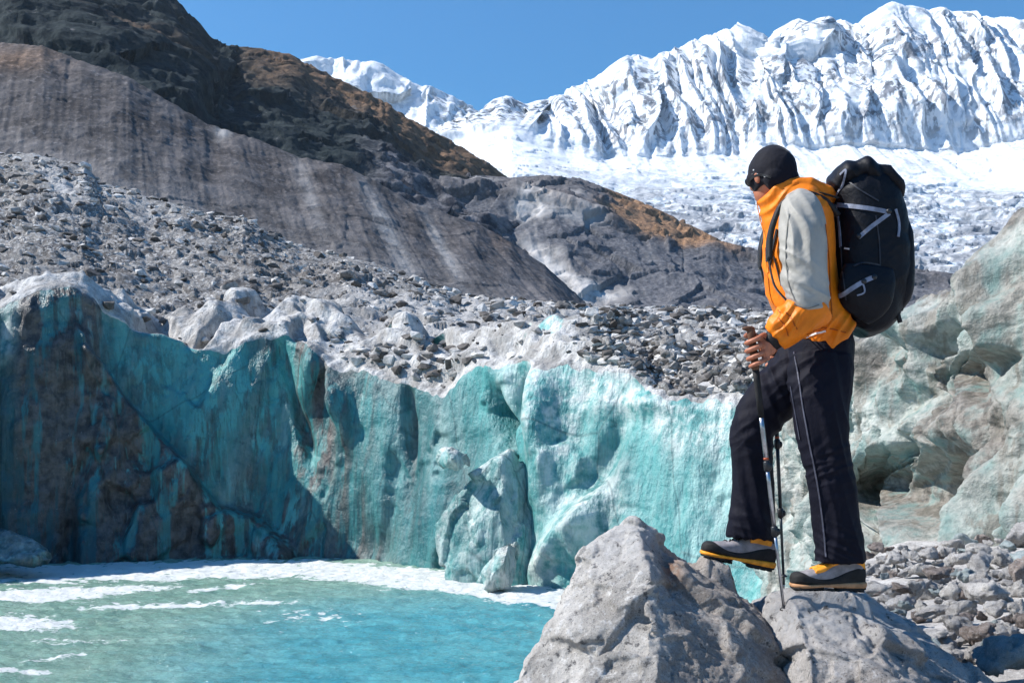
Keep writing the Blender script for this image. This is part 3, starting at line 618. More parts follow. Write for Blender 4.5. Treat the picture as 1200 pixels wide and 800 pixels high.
LB = [(742, 610, 4.5), (715, 628, 4.45), (688, 655, 4.4), (655, 698, 4.3), (628, 735, 4.2), (606, 778, 4.1), (592, 840, 4.05), (585, 1010, 4.1), (775, 624, 4.55), (812, 645, 4.6), (838, 658, 4.62), (860, 682, 4.6), (884, 720, 4.55), (925, 768, 4.4), (975, 815, 4.2), (1000, 950, 4.2),
      (768, 672, 4.02), (772, 800, 3.72), (700, 720, 4.0), (770, 1000, 3.5), (690, 1000, 3.65), (860, 800, 3.95), (880, 1000, 3.85),
      (742, 640, 5.1), (840, 690, 5.05), (650, 770, 5.0), (640, 900, 5.3), (930, 870, 5.0)]
big_boulder('boulder', LB, 'large peaked grey boulder under the raised front boot', 3.,
            lambda a, b, v: np.stack([.9*gauss(a, b, 785, 668, 14, 34, -10)+.5*gauss(a, b, 760, 640, 10, 12)+.2*sstep(770, 800, a), .8*gauss(a, b, 745, 635, 60, 26)*sstep(.2, .6, .5+.5*fbm(v*6, 4)), .55*sstep(740, 800, a+70*fbm(v*3, 4))*sstep(640, 700, b), 0*a], -1),  # rust stain, painted sunlit crust at the apex, brown with right-side shade
            feet=[(float(P(826, 0, 4.61)[0]), float(P(850, 0, 4.61)[0]), 4.55, 4.68, float(P(0, 653, 4.61)[2]), -.2)])
RB = [(872, 700, 4.85), (898, 686, 4.85), (925, 688, 4.8), (975, 689, 4.75), (1012, 692, 4.65), (1040, 712, 4.6), (1090, 743, 4.5), (1150, 788, 4.35), (1185, 820, 4.25), (1230, 900, 4.2),
      (926, 700, 4.25), (1004, 702, 4.22), (905, 745, 4.3), (940, 760, 4.0), (1000, 762, 3.95), (1050, 800, 3.85), (960, 950, 3.7), (1100, 950, 3.75), (1200, 1000, 4.0), (880, 1000, 4.3),
      (900, 720, 5.3), (1010, 715, 5.2), (1110, 790, 5.0), (900, 900, 5.5), (1150, 950, 5.2)]
big_boulder('boulder', RB, 'long low grey boulder the hiker stands on with the rear boot', 8.,
            lambda a, b, v: np.stack([.15+0*a, .9*sstep(770, 720, b+10*fbm(v*4, 3)), .3*sstep(-.1, .4, fbm(v*3, 3)), 0*a], -1),  # second mask paints the upper part whiter, as sunlit rock
            feet=[(float(P(928, 0, 4.39)[0]), float(P(1010, 0, 4.39)[0]), 4.33, 4.45, float(P(0, 690.5, 4.39)[2]), 0.)])

# ---- rock library
def rock_mesh(name, seed, vox=None, flat=.65, sub=3, rough=.1):
    r = np.random.default_rng(seed); q_ = r.normal(size=(13, 3)); q_ /= np.linalg.norm(q_, axis=1)[:, None]
    q_ *= r.uniform(.75, 1, (13, 1)); q_ *= np.array([1, r.uniform(.65, .9), r.uniform(flat*.75, flat)])*.5
    me = hull([Vector(k) for k in q_])
    if vox:
        me = voxel(me, vox, 2, .5); v = get_v(me); n = get_n(me)
        v += n*(rough*.35*fbm(v*3+seed, 4, .5)+rough*.6*facet(v*3.2, seed % 50)+rough*.2*facet(v*8., seed % 31)+.015*fbm(v*14+seed, 3))[:, None]; set_v(me, v)
    me.name = name; return me
lib = [rock_mesh('stone_mesh', 100+k, .035) for k in range(9)]
slab = [rock_mesh('slab_mesh', 300+k, .035, .38) for k in range(4)]
low = [rock_mesh('rubble_mesh', 200+k) for k in range(12)]
def rock(me, mat, px_, D, w_px, label, group=None, cat='rock', tilt=.3, name='rock', z=None, py=None, rz=None, hs=1., sink=.25):
    sz = w_px*D/F
    m2 = me.copy() if me.materials and me.materials[0] != mat else me
    if not m2.materials: m2.materials.append(mat)
    elif m2.materials[0] != mat: m2.materials[0] = mat
    x_ = (px_-CX)/F*D
    zz = (CZ+(HY-py)/F*D) if py is not None else bankz(x_, D)+sz*.3*hs*(1-sink)
    o = bpy.data.objects.new(name, m2); COL.objects.link(o); o.location = (x_, D, zz)
    o.rotation_euler = (random.uniform(-tilt, tilt), random.uniform(-tilt, tilt), random.uniform(0, 6.28) if rz is None else rz); o.scale = (sz, sz, sz*hs)
    return tag(o, label, cat, group)
# named stones of the shore heap (px, py centre, depth, width px)
G = 'grey stones heaped on the shore'
named = [
    (lib[1], 'stone_blue', 1190, 778, 4.6, 128, 'big blue grey boulder cut by the lower right corner of the photo', 1.15),
    (lib[0], 'stone_brown', 1148, 742, 5.3, 64, 'dark brown shaded block just above the big blue grey boulder', .9),
    (slab[1], 'stone', 1092, 745, 5.4, 80, 'long flat pale slab below the stone heap, beside the low boulder', .8),
    (lib[1], 'stone', 1128, 715, 5.9, 52, 'wedge shaped pale stone above the dark brown block', .9),
    (slab[2], 'stone', 1094, 718, 6.0, 52, 'thin pale slab lying tilted over the dark gap in the heap', .7),
    (lib[2], 'stone_blue', 1060, 708, 6.1, 26, 'small smooth blue stone in the middle of the heap', .9),
    (lib[3], 'stone_brown', 1053, 688, 6.6, 36, 'reddish stone near the heel of the rear boot', .7),
    (slab[3], 'stone', 1022, 688, 6.4, 62, 'long tilted pale stone nearest the heel of the rear boot', .9),
    (lib[4], 'stone', 1071, 690, 6.7, 34, 'upright rounded pale stone beside the reddish one', 1.3),
    (lib[5], 'stone', 1196, 712, 5.7, 40, 'round pale stone at the right edge of the photo above the blue grey boulder', 1.),
    (lib[6], 'stone', 1166, 694, 6.5, 48, 'big pale stone under the foot of the ice bluff', .8),
    (lib[7], 'stone', 1135, 768, 5.0, 56, 'pale stone in front of the dark brown block', .7),
    (lib[8], 'stone_brown', 1098, 672, 8., 44, 'brownish stone at the back of the heap against the ice', .8),
]
for me_, mt_, a, b, D, wp, lb, hs in named:
    rock(me_, M[mt_], a, D, wp, lb, G, 'stone', .35, 'stone', py=b, rz=random.uniform(-.5, .5), hs=hs)
placed = [(a, b, wp*.5) for _, _, a, b, _, wp, _, _ in named]
cnt = 0
for k in range(9000):
    a = random.uniform(1000, 1230); D = random.uniform(4.9, 12.5)
    x_ = (a-CX)/F*D
    b = HY-F*(bankz(x_, D)-CZ)/D
    if b > 850 or b < 640: continue
    wp = random.choice([20, 26, 34, 44, 56, 66])*random.uniform(.8, 1.2)*(5.8/D)**.5
    if any(math.hypot(a-q_[0], (b-q_[1])*1.5) < (wp*.26+q_[2]*.36) for q_ in placed): continue
    placed.append((a, b, wp*.5)); cnt += 1
    if cnt > 286: break
    rock(random.choice(lib+slab), M[random.choice(['stone']*9+['stone_brown', 'stone_brown', 'stone_blue'])], a, D, wp*1.3, 'pale angular stone lying in the shore heap below the ice bluff', G, 'stone', .5, 'stone', hs=random.uniform(.8, 1.2), sink=.1)

# ---- rubble on the glacier: the 300 largest as things, the rest as one mass
def scatter(pts, nrm, wfun, count, smin, smax, power=2.2):
    px_, py_ = scr(pts); W_ = wfun(px_, py_).astype(float)
    area = np.ones_like(W_); du = np.linalg.norm(np.gradient(pts, axis=1), axis=-1); dv = np.linalg.norm(np.gradient(pts, axis=0), axis=-1); area = du*dv/(pts[..., 1]**1.2)
    pr = (W_*area).ravel(); pr /= pr.sum(); idx = rng.choice(pr.size, count, p=pr)
    sz = smin+(smax-smin)*rng.random(count)**power*1.
    return pts.reshape(-1, 3)[idx], nrm.reshape(-1, 3)[idx], sz
wd = lambda a, b: (a > -120)*(a < 1080)*(1+2.5*(np.abs(a-800) < 120))*(b > 150)
p1, n1_, s1 = scatter(debris_pts, gnorm(debris_pts), lambda a, b: wd(a, b), 24000, .12, 1.9, 9.)
cp = cliff_pts; tmask = (cliff_t > 1.06)*(cliff_t < 1.98)
p3, n3_, s3 = scatter(cp, cliff_n, lambda a, b: tmask*(a > -100)*(.02+1.0*sstep(660, 735, a)+.25*gauss(a, b, 470, 430, 70, 25)), 7500, .05, 1.0, 4.5)
p1s = s1*(.5+.5*p1[:, 1]/100)
AP = np.concatenate([p1, p3]); AN = np.concatenate([n1_, n3_]); AS = np.concatenate([p1s, s3])
vpx, vpy = scr(AP); show = AS/AP[:, 1]*((vpx > 0)*(vpx < 1200))
order = np.argsort(-show); top300 = order[:296]; rest = order[296:]
RG = 'boulders strewn over the glacier'
for m_ in low: m_.materials.append(M['rubble'])
lowd = [rock_mesh('glacier_boulder_mesh', 200+k, .09, .65, 3, .2) for k in range(10)]
for m_ in lowd: m_.materials.append(M['rubble'])
for i in top300:
    o = bpy.data.objects.new('glacier_boulder', lowd[random.randrange(10)]); COL.objects.link(o); s_ = float(AS[i])
    o.location = Vector(AP[i])+Vector(AN[i])*s_*.03; o.scale = (s_, s_, s_*random.uniform(.7, 1.1)); o.rotation_euler = (random.uniform(-.5, .5), random.uniform(-.5, .5), random.uniform(0, 6.28))
    tag(o, 'grey angular boulder strewn with many others over the debris covered glacier', 'boulder', RG)
libv = []
for m_ in low:
    v = get_v(m_); f = np.array([list(pl.vertices) for pl in m_.polygons if len(pl.vertices) == 3]); libv.append((v, f))
VV, FF, MK, off = [], [], [], 0
ch = rng.integers(0, len(low), len(rest))
for j, i in enumerate(rest):
    v, f = libv[ch[j]]; a = rng.uniform(0, 6.28); t1 = rng.uniform(-.6, .6); ca, sa, ct, s_t = math.cos(a), math.sin(a), math.cos(t1), math.sin(t1)
    R_ = np.array([[ca, -sa, 0], [sa, ca, 0], [0, 0, 1]])@np.array([[1, 0, 0], [0, ct, -s_t], [0, s_t, ct]])
    br = rng.uniform(0, 1)**1.5; MK.append(np.full((len(v), 3), br))
    VV.append((v*AS[i]*np.array([1, 1, rng.uniform(.6, 1.1)]))@R_.T+AP[i]+AN[i]*AS[i]*.04); FF.append(f+off); off += len(v)
me = mesh_np('rubble', np.concatenate(VV), np.concatenate(FF), False, np.concatenate(MK))
tag(link('rubble', me, M['loose_rubble']), 'loose grey rubble covering the glacier surface', None, None, 'stuff')
# dark boulder on the debris crest
o = rock(lib[2], M['stone_brown'], 38, 160, 9, 'lone dark boulder on the skyline of the rubble slope at far left', None, 'boulder', .2, 'boulder', py=183)

# ---- fallen ice blocks at the foot of the cliff
def ice_block(pts, label, vox=.09, amp=1., mk=(.6, .2, .4)):
    me = voxel(hull([Vector(P(*q_)) for q_ in pts]), vox, 3, .5); v = get_v(me); n = get_n(me)
    v += n*(amp*(.25*fbm(v/2.0, 3, .5)+.30*facet((v+.2*fbm(v/.8, 3)[:, None])/np.array([1.3, 1.3, 2.4]), 4)+.07*facet(v/np.array([.4, .4, .8]), 9)+.07*fbm(v/np.array([.3, .3, 1.2]), 4)))[:, None]; set_v(me, v)
    nb = fbm(v/1.5, 4); zz = get_n(me)[:, 2]
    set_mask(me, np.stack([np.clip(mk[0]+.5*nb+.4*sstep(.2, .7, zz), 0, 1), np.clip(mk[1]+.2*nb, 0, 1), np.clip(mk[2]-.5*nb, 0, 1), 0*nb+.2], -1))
    loc = (float(v[:, 0].mean()), float(v[:, 1].mean()), float(v[:, 2].min())); setorigin(me, loc)
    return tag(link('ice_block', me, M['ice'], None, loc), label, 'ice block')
ice_block([(598, 524, 40.4), (588, 532, 40.1), (565, 548, 40.4), (548, 566, 40.8), (524, 604, 40.6), (508, 614, 41), (528, 640, 40.8), (545, 690, 40.2), (585, 600, 39.2), (606, 692, 38.9), (632, 692, 39.4), (628, 610, 40.1), (616, 548, 40.8), (560, 640, 43), (600, 540, 43), (640, 600, 43), (520, 690, 40)],
          'leaning peaked turquoise ice block with a pale edge at the foot of the cliff', .1, .7, (.5, .05, .35))
ice_block([(512, 530, 40), (522, 524, 40), (540, 530, 40), (548, 545, 40), (540, 552, 39.6), (518, 550, 39.8), (510, 542, 40), (530, 538, 39.2), (530, 545, 42.5), (520, 530, 42), (545, 535, 42.5)],
          'small rounded pale ice lump perched left of the peaked ice block', .06, .5, (.9, .3, .0))
ice_block([(578, 640, 37.2), (598, 630, 37.2), (610, 638, 37.4), (608, 665, 37.2), (600, 692, 37), (565, 692, 37), (560, 670, 37.2), (590, 660, 36.4), (585, 692, 38.5), (600, 640, 38.6)],
          'pale upright ice slab standing at the waterline below the peaked ice block', .06, .6, (1., .35, 0.))
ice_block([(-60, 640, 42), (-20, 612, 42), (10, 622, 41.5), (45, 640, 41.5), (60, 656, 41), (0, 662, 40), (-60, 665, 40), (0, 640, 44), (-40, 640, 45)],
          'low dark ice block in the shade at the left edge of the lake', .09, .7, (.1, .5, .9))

# ---- mountain air
me = hull([Vector((a, b, c)) for a in (-9000, 9000) for b in (-1500, 6500) for c in (-4, 2600)]); m_ = bpy.data.materials.new('haze_air'); m_.use_nodes = True
nt = m_.node_tree; nt.nodes.remove(nt.nodes['Principled BSDF']); pv = nt.nodes.new('ShaderNodeVolumePrincipled'); pv.inputs['Color'].default_value = (.70, .86, 1, 1); pv.inputs['Density'].default_value = .00003; pv.inputs['Anisotropy'].default_value = .2
nt.links.new(pv.outputs[0], nt.nodes['Material Output'].inputs['Volume'])
tag(link('haze', me, m_), 'thin blue mountain air', None, None, 'stuff')

# ============================================================ HIKER
DP = 4.5
def q(px, py, d=0.): return Vector(P(px, py, DP+d))
PXM = DP/F                                                        # metres per photo pixel at the hiker
def loft(rings, seg=28, power=2., cap=True):
    """rings: (px, py, d, half width px, half depth m)"""
    c = [q(r[0], r[1], r[2]) for r in rings]; V, Fc = [], []
    for i, r in enumerate(rings):
        t = (c[min(i+1, len(c)-1)]-c[max(i-1, 0)]).normalized()
        s = t.cross(Vector((0, 1, 0)));  s = s.normalized() if s.length > .05 else Vector((1, 0, 0))
        b = t.cross(s).normalized(); rw = r[3]*PXM; rd = r[4]
        for k in range(seg):
            a = 2*math.pi*k/seg; ca, sa = math.cos(a), math.sin(a)
            ca = math.copysign(abs(ca)**(2/power), ca); sa = math.copysign(abs(sa)**(2/power), sa)
            V.append(c[i]+s*rw*ca+b*rd*sa)
    for i in range(len(rings)-1):
        for k in range(seg):
            k2 = (k+1) % seg; Fc.append((i*seg+k, i*seg+k2, (i+1)*seg+k2, (i+1)*seg+k))
    if cap: Fc.append(tuple(range(seg))[::-1]); Fc.append(tuple((len(rings)-1)*seg+k for k in range(seg)))
    return V, Fc
def tube3(pts, rad, seg=12):
    """pts world vectors, rad per point"""
    V, Fc = [], []; pts = [Vector(a) for a in pts]
    if not isinstance(rad, (list, tuple)): rad = [rad]*len(pts)
    up = None
    for i in range(len(pts)):
        t = (pts[min(i+1, len(pts)-1)]-pts[max(i-1, 0)]).normalized()
        if up is None: up = t.orthogonal().normalized()
        up = (up-t*up.dot(t)).normalized(); b = t.cross(up)
        for k in range(seg):
            a = 2*math.pi*k/seg; V.append(pts[i]+(up*math.cos(a)+b*math.sin(a))*rad[i])
    for i in range(len(pts)-1):
        for k in range(seg):
            k2 = (k+1) % seg; Fc.append((i*seg+k, i*seg+k2, (i+1)*seg+k2, (i+1)*seg+k))
    Fc.append(tuple(range(seg))[::-1]); Fc.append(tuple((len(pts)-1)*seg+k for k in range(seg)))
    return V, Fc
def ell(c, r, rot=None, seg=24, rings=16):
    V, Fc = [], []; R_ = rot or Matrix.Identity(3)
    for i in range(rings+1):
        th = math.pi*i/rings
        for k in range(seg):
            a = 2*math.pi*k/seg; V.append(Vector(c)+R_@Vector((r[0]*math.sin(th)*math.cos(a), r[1]*math.sin(th)*math.sin(a), r[2]*math.cos(th))))
    for i in range(rings):
        for k in range(seg):
            k2 = (k+1) % seg; Fc.append((i*seg+k, (i+1)*seg+k, (i+1)*seg+k2, i*seg+k2))
    return V, Fc
def join(parts):
    bm = bmesh.new()
    for V, Fc in parts:
        vs_ = [bm.verts.new(v) for v in V]
        for f in Fc:
            try: bm.faces.new([vs_[k] for k in f])
            except ValueError: pass
    bmesh.ops.remove_doubles(bm, verts=bm.verts, dist=1e-5)
    bmesh.ops.recalc_face_normals(bm, faces=bm.faces)
    me = bpy.data.meshes.new('m'); bm.to_mesh(me); bm.free()
    me.polygons.foreach_set('use_smooth', [True]*len(me.polygons)); return me
def cr_spline(pts, n):
    a = np.array([list(k) for k in pts], float); out = []; m = len(a)
    for i in range(m-1):
        p0, p1_, p2_, p3_ = a[max(i-1, 0)], a[i], a[i+1], a[min(i+2, m-1)]
        for k in range(n):
            t = k/n; out.append(.5*((2*p1_)+(-p0+p2_)*t+(2*p0-5*p1_+4*p2_-p3_)*t*t+(-p0+3*p1_-3*p2_+p3_)*t**3))
    out.append(a[-1]); return out
def rl(rings, n=5): return [tuple(r) for r in cr_spline(rings, n)]
def fold(a, b, ang, wl, seed=0., ln=5.):
    """irregular cloth folds: crests run along the direction ang (degrees, photo plane)"""
    c_, s_ = math.cos(math.radians(ang)), math.sin(math.radians(ang)); u = (a*c_+b*s_)/(wl*ln); w_ = (-a*s_+b*c_)/wl
    w_ = w_+.5*perlin(xyz(u*1.3, w_*.25, seed+3)); k = perlin(xyz(u, w_, seed)); return 1-2.6*np.abs(k)
def wrinkle(me, amp, f, dirs=None, seed=0, extra=None):
    v = get_v(me); n = get_n(me)
    w_ = v@np.array(dirs if dirs is not None else np.eye(3))
    ww = w_*f+.35*np.stack([perlin(v*9+seed), perlin(v*9+seed+7), perlin(v*9+seed+13)], -1)
    d = amp*(fbm(ww+seed, 3, .5, True)*.7+.5*perlin(v*7+seed))
    if extra is not None: d = d+extra(v)
    set_v(me, v+n*d[:, None]); return me
def add(name, me, mat, parent, label=None):
    o = link(name, me, mat, parent)
    if label: o['label'] = label
    return o

M['skin'] = simple('skin', (.42, .155, .085), .5, .4, 0, 120, .0006, .12)
def fabric(name, col, rough=.6, wv=1400, sheen=.2, bd=.0004, spec=.3, big=.004):
    t = NT(name); n_ = t.noise(9, 5, .6); f = t.noise(wv/6, 2)
    c = t.mix(t.ramp(n_, .3, .7), tuple(a*.86 for a in col), tuple(min(1, a*1.1) for a in col))
    b = t.bump(t.noise(24, 4, .55, None, 1.2), big, .6); b = t.bump(f, bd, .6, b)
    return t.done(c, rough, b, spec, **{'Sheen Weight': sheen, 'Sheen Roughness': .4})
M['orange'] = fabric('orange_shell', (.82, .205, .004), .5, sheen=.03)
M['grey_shell'] = fabric('grey_shell', (.37, .35, .31), .55, sheen=.1)
M['trouser'] = fabric('navy_trouser', (.006, .006, .013), .72, sheen=.0, spec=.15)
M['pack'] = fabric('navy_pack', (.004, .005, .009), .55, 900, .0, .0008, .22, .006)
M['black'] = fabric('black_webbing', (.012, .012, .014), .55, 900, .1, .0006)
M['web'] = simple('grey_webbing', (.22, .24, .31), .6, .3, 0, 500, .0004)
M['hat'] = fabric('navy_fleece', (.008, .008, .014), .8, 500, .08, .001, .2)
M['metal'] = simple('pole_aluminium', (.42, .42, .44), .3, .5, 1)
M['dark_metal'] = simple('pole_dark', (.05, .06, .07), .35, .5, .6)
M['plastic'] = simple('black_plastic', (.015, .015, .017), .4, .5)
M['rubber'] = simple('black_rubber', (.018, .017, .017), .75, .3, 0, 200, .0008)
M['cork'] = simple('brown_grip', (.12, .055, .03), .7, .3, 0, 200, .0006)
M['boot_grey'] = simple('boot_grey_suede', (.25, .23, .24), .75, .25, 0, 300, .0008)
M['boot_orange'] = simple('boot_orange', (.80, .30, .02), .55, .4, 0, 200, .0005)
M['boot_tan'] = simple('boot_tan_midsole', (.42, .22, .11), .7, .3, 0, 200, .0005)
M['glass'] = simple('dark_lens', (.01, .01, .012), .08, .8)
M['white'] = simple('white_print', (.8, .8, .8), .5, .3)
M['red'] = simple('red_band', (.45, .09, .03), .4, .4)

FOOT = q(965, 690, 0)
person = empty('person', FOOT)
tag(person, 'hiker in orange and grey jacket and dark cap, one boot raised on a boulder', 'person')

# ---- body: one continuous skin surface, head, trunk, limbs and both hands
HC = q(905, 206, 0.0)                                             # head centre
fdir = Vector((-.42, .89, -.15)).normalized()                     # where the face looks
fr = Vector((fdir.y, -fdir.x, 0)).normalized(); fu = fr.cross(fdir).normalized()
if fu.z < 0: fu = -fu; fr = -fr
HM = Matrix((fdir, fr, fu)).transposed()
def hp(f, r, u): return HC+fdir*f+fr*r+fu*u
parts = [ell(HC+fu*.008, (.098, .077, .105), HM), ell(hp(.035, 0, -.055), (.062, .055, .062), HM), ell(hp(.062, 0, -.092), (.026, .030, .020), HM),   # skull, jaw, chin
         tube3([hp(.085, 0, .012), hp(.103, 0, -.012), hp(.112, 0, -.030), hp(.098, 0, -.038)], [.008, .011, .014, .009], 10),                        # nose
         ell(hp(.082, 0, -.062), (.016, .024, .007), HM), ell(hp(.080, 0, -.072), (.015, .021, .007), HM),                                              # lips
         ell(hp(.076, .030, .024), (.016, .026, .008), HM), ell(hp(.076, -.030, .024), (.016, .026, .008), HM),                                        # brows
         ell(hp(.066, .038, -.025), (.024, .022, .020), HM), ell(hp(.066, -.038, -.025), (.024, .022, .020), HM),                                      # cheeks
         ell(hp(-.005, .080, -.012), (.018, .010, .031), HM), ell(hp(-.005, -.080, -.012), (.018, .010, .031), HM)]                                     # ears
parts.append(tube3([HC-Vector((-.01, 0, .05)), q(920, 240, 0), q(930, 262, 0)], [.058, .06, .075], 20))
parts.append(loft(rl([(932, 250, 0, 22, .16), (938, 275, 0, 30, .165), (940, 310, 0, 30, .15), (948, 350, 0, 28, .13), (960, 390, 0, 25, .12), (962, 415, 0, 24, .11)])))
LL = [(962, 418, -.07, 20, .07), (962, 460, -.1, 21, .075), (966, 515, -.11, 19, .068), (972, 545, -.11, 16, .058), (980, 600, -.11, 15, .052), (985, 650, -.11, 10, .032), (987, 668, -.11, 9, .03)]
RL = [(955, 420, .07, 20, .07), (922, 447, .1, 21, .075), (893, 482, .11, 20, .07), (882, 505, .11, 17, .06), (882, 560, .11, 16, .055), (882, 610, .11, 10, .034), (887, 642, .11, 9, .03)]
parts += [loft(rl(LL)), loft(rl(RL))]
parts += [loft([(986, 672, -.11, 9, .028), (968, 678, -.11, 6, .028), (950, 682, -.11, 4, .026), (938, 684, -.11, 3, .02)]), loft([(888, 650, .11, 8, .028), (868, 650, .11, 5, .028), (850, 647, .11, 4, .026), (836, 645, .11, 3, .02)])]
ARM_L = [(938, 246, -.16, 15, .05), (941, 275, -.215, 15, .052), (944, 320, -.235, 13, .048), (948, 356, -.24, 12, .042), (930, 374, -.24, 12, .04), (913, 392, -.225, 9, .03), (905, 400, -.215, 8, .026)]
ARM_R = [(934, 246, .16, 15, .05), (930, 285, .23, 15, .052), (928, 330, .26, 13, .048), (934, 366, .27, 12, .042), (924, 390, .25, 12, .04), (914, 412, .22, 9, .03), (911, 420, .21, 8, .026)]
parts += [loft(rl(ARM_L)), loft(rl(ARM_R))]
def hand(kx, ky, gx0, gy0, gx1, gy1, d, s=1., side=-1):
    """a fist closed round a grip running (gx0,gy0)->(gx1,gy1); knuckles at the right of the grip, fingers cross the camera side"""
    out = []; g0, g1 = q(gx0, gy0, d), q(gx1, gy1, d); ax = (g1-g0).normalized(); lat = Vector((1, 0, 0)); lat = (lat-ax*lat.dot(ax)).normalized(); toward = Vector((0, side, 0))
    L_ = (g1-g0).length; R0 = .022*s
    palm = []
    for i, (f, ln, rr) in enumerate([(.20, .95, .0098), (.41, 1.05, .0102), (.62, 1., .0098), (.82, .82, .0088)]):
        c = g0+ax*(L_*f)
        dip = ax*.012                                             # fingers slope down towards their tips
        k0 = c+lat*.036*s+toward*.010-ax*.006
        P_ = [c+lat*.052*s+toward*.004-ax*.008, k0, c+lat*.016*s+toward*(R0+.009)+dip*.2, c-lat*.012*s+toward*(R0+.006)+dip*.8, c-lat*.028*s*ln+toward*.006+dip*1.1, c-lat*.023*s*ln-toward*.014+dip*1.2, c-lat*.004*s-toward*.024+dip*1.2]
        out.append(tube3([Vector(a) for a in cr_spline(P_, 4)], [rr*k for k in np.interp(np.linspace(0, 1, 25), [0, .15, .5, .9, 1], [1.15, 1.2, 1., .9, .7])], 10))
        palm.append(c+lat*.042*s)
    mid = g0+ax*L_*.5
    rot = Matrix((lat, toward, ax)).transposed()
    out.append(ell(mid+lat*.040*s+toward*.004, (.026, .020, .043), rot)); out.append(ell(mid+lat*.062*s-ax*.002, (.026, .015, .032), rot))
    th = [mid+lat*.058*s-toward*.006-ax*.02, mid+lat*.036*s-toward*.022-ax*.03, g0+ax*.012+lat*.012-toward*.026, g0+ax*.010-lat*.012-toward*.022, g0+ax*.016-lat*.026-toward*.010]
    out.append(tube3([Vector(a) for a in cr_spline(th, 4)], [float(k) for k in np.linspace(.0135, .0095, 17)], 10))
    return out
GA0, GA1 = (881, 388), (887, 432)
parts += hand(897, 408, *GA0, *GA1, -.225)
parts.append(tube3([q(905, 400, -.215), q(899, 405, -.222), q(895, 409, -.225)], [.028, .027, .022], 14))
GB0, GB1 = (907, 408), (908, 446)
parts += hand(915, 428, *GB0, *GB1, .20, 1., 1)
parts.append(tube3([q(912, 418, .212), q(914, 423, .205), q(917, 427, .2)], [.028, .027, .022], 14))
body = voxel(join(parts), .0045, 2, .4)
add('body', body, M['skin'], person)
for sd in (1, -1):
    add('eye', join([ell(hp(.078, .031*sd, .004), (.011, .012, .011), HM)]), M['white'], person)

# ---- trousers
T = [loft(rl([(961, 392, 0, 34, .15), (962, 405, 0, 36, .165), (962, 425, 0, 35, .165), (962, 438, 0, 28, .15)])),
     loft(rl([(963, 420, -.07, 35, .11), (962, 445, -.085, 34, .112), (962, 475, -.1, 31, .105), (964, 510, -.11, 28, .095), (970, 540, -.11, 26, .088), (975, 570, -.11, 25, .084), (979, 605, -.11, 26, .08), (983, 635, -.11, 27, .08), (984, 657, -.11, 29, .082)])),
     loft(rl([(950, 420, .07, 32, .11), (930, 440, .09, 33, .112), (909, 463, .1, 31, .105), (889, 490, .11, 27, .095), (881, 512, .11, 24.5, .088), (881, 545, .11, 24, .085), (882, 580, .11, 24.5, .08), (881, 608, .11, 27, .08), (880, 629, .11, 28, .082)]))]
me = voxel(join(T), .005, 3, .5)
def knees(v):
    a, b = scr(v); r = 0
    r = r+.008*fold(a, b, -28, 15, 1)*(gauss(a, b, 885, 500, 34, 30)+gauss(a, b, 965, 550, 36, 34))
    r = r+.007*fold(a, b, 28, 14, 2)*(gauss(a, b, 880, 608, 36, 26)+gauss(a, b, 982, 640, 36, 24))
    r = r+.011*fold(a, b, -38, 13, 3)*gauss(a, b, 925, 445, 44, 30)+.006*fold(a, b, 78, 16, 4, 8.)
    return r
wrinkle(me, .005, 6., None, 2., knees)
trousers = add('trousers', me, M['trouser'], person)
def caster(o_list):
    out = []
    for me_ in o_list:
        v = [tuple(a) for a in get_v(me_)]; out.append(BVHTree.FromPolygons(v, [tuple(pl.vertices) for pl in me_.polygons]))
    return out
def cast(trees, px_, py_, lift=.002):
    o_ = Vector((0, 0, CZ)); d_ = Vector(P(px_, py_, 4.5))-o_; d_.normalize(); best = None
    for t in trees:
        h_ = t.ray_cast(o_, d_)
        if h_[0] is not None and (best is None or h_[3] < best[1]): best = (h_[0]+h_[1]*lift, h_[3], h_[1])
    return (best[0], best[2]) if best else (None, None)
def ribbon(trees, pts, width, thick=.003, lift=.002, n=8):
    """a flat strap lying on a surface along photo points"""
    S = cr_spline([(a, b, 0) for a, b in pts], n); C_, N_ = [], []
    for a in S:
        h_, nn = cast(trees, a[0], a[1], lift)
        if h_ is None: continue
        C_.append(h_); N_.append(nn)
    if len(C_) < 3: return None
    N2 = [((N_[max(i-1, 0)]+N_[i]+N_[min(i+1, len(N_)-1)])).normalized() for i in range(len(N_))]
    C2 = [((C_[max(i-1, 0)]+2*C_[i]+C_[min(i+1, len(C_)-1)])/4) for i in range(len(C_))]
    V, Fc = [], []
    for i in range(len(C2)):
        t = (C2[min(i+1, len(C2)-1)]-C2[max(i-1, 0)]).normalized(); s = t.cross(N2[i]).normalized()
        for (u_, h_) in ((-1, -1), (1, -1), (1, 1), (-1, 1)): V.append(C2[i]+s*u_*width/2+N2[i]*(h_*thick/2+thick/2))
    for i in range(len(C2)-1):
        for k in range(4):
            k2 = (k+1) % 4; Fc.append((i*4+k, i*4+k2, (i+1)*4+k2, (i+1)*4+k))
    Fc.append((3, 2, 1, 0)); m = (len(C2)-1)*4; Fc.append((m, m+1, m+2, m+3)); me_ = join([(V, Fc)])
    me_.polygons.foreach_set('use_smooth', [False]*len(me_.polygons)); return me_
tt_ = caster([me])
M['pack_seam'] = simple('pack_seam', (.028, .03, .04), .5, .4)
M['seam'] = simple('trouser_zip', (.07, .07, .095), .5, .4)
r_ = ribbon(tt_, [(931, 412), (936, 440), (942, 480), (948, 515), (956, 555), (963, 600), (967, 640), (968, 652)], .006, .003)
if r_: add('zip', r_, M['seam'], trousers)
r_ = ribbon(tt_, [(927, 452), (932, 480), (938, 515)], .004, .003)
if r_: add('seam', r_, M['seam'], trousers)

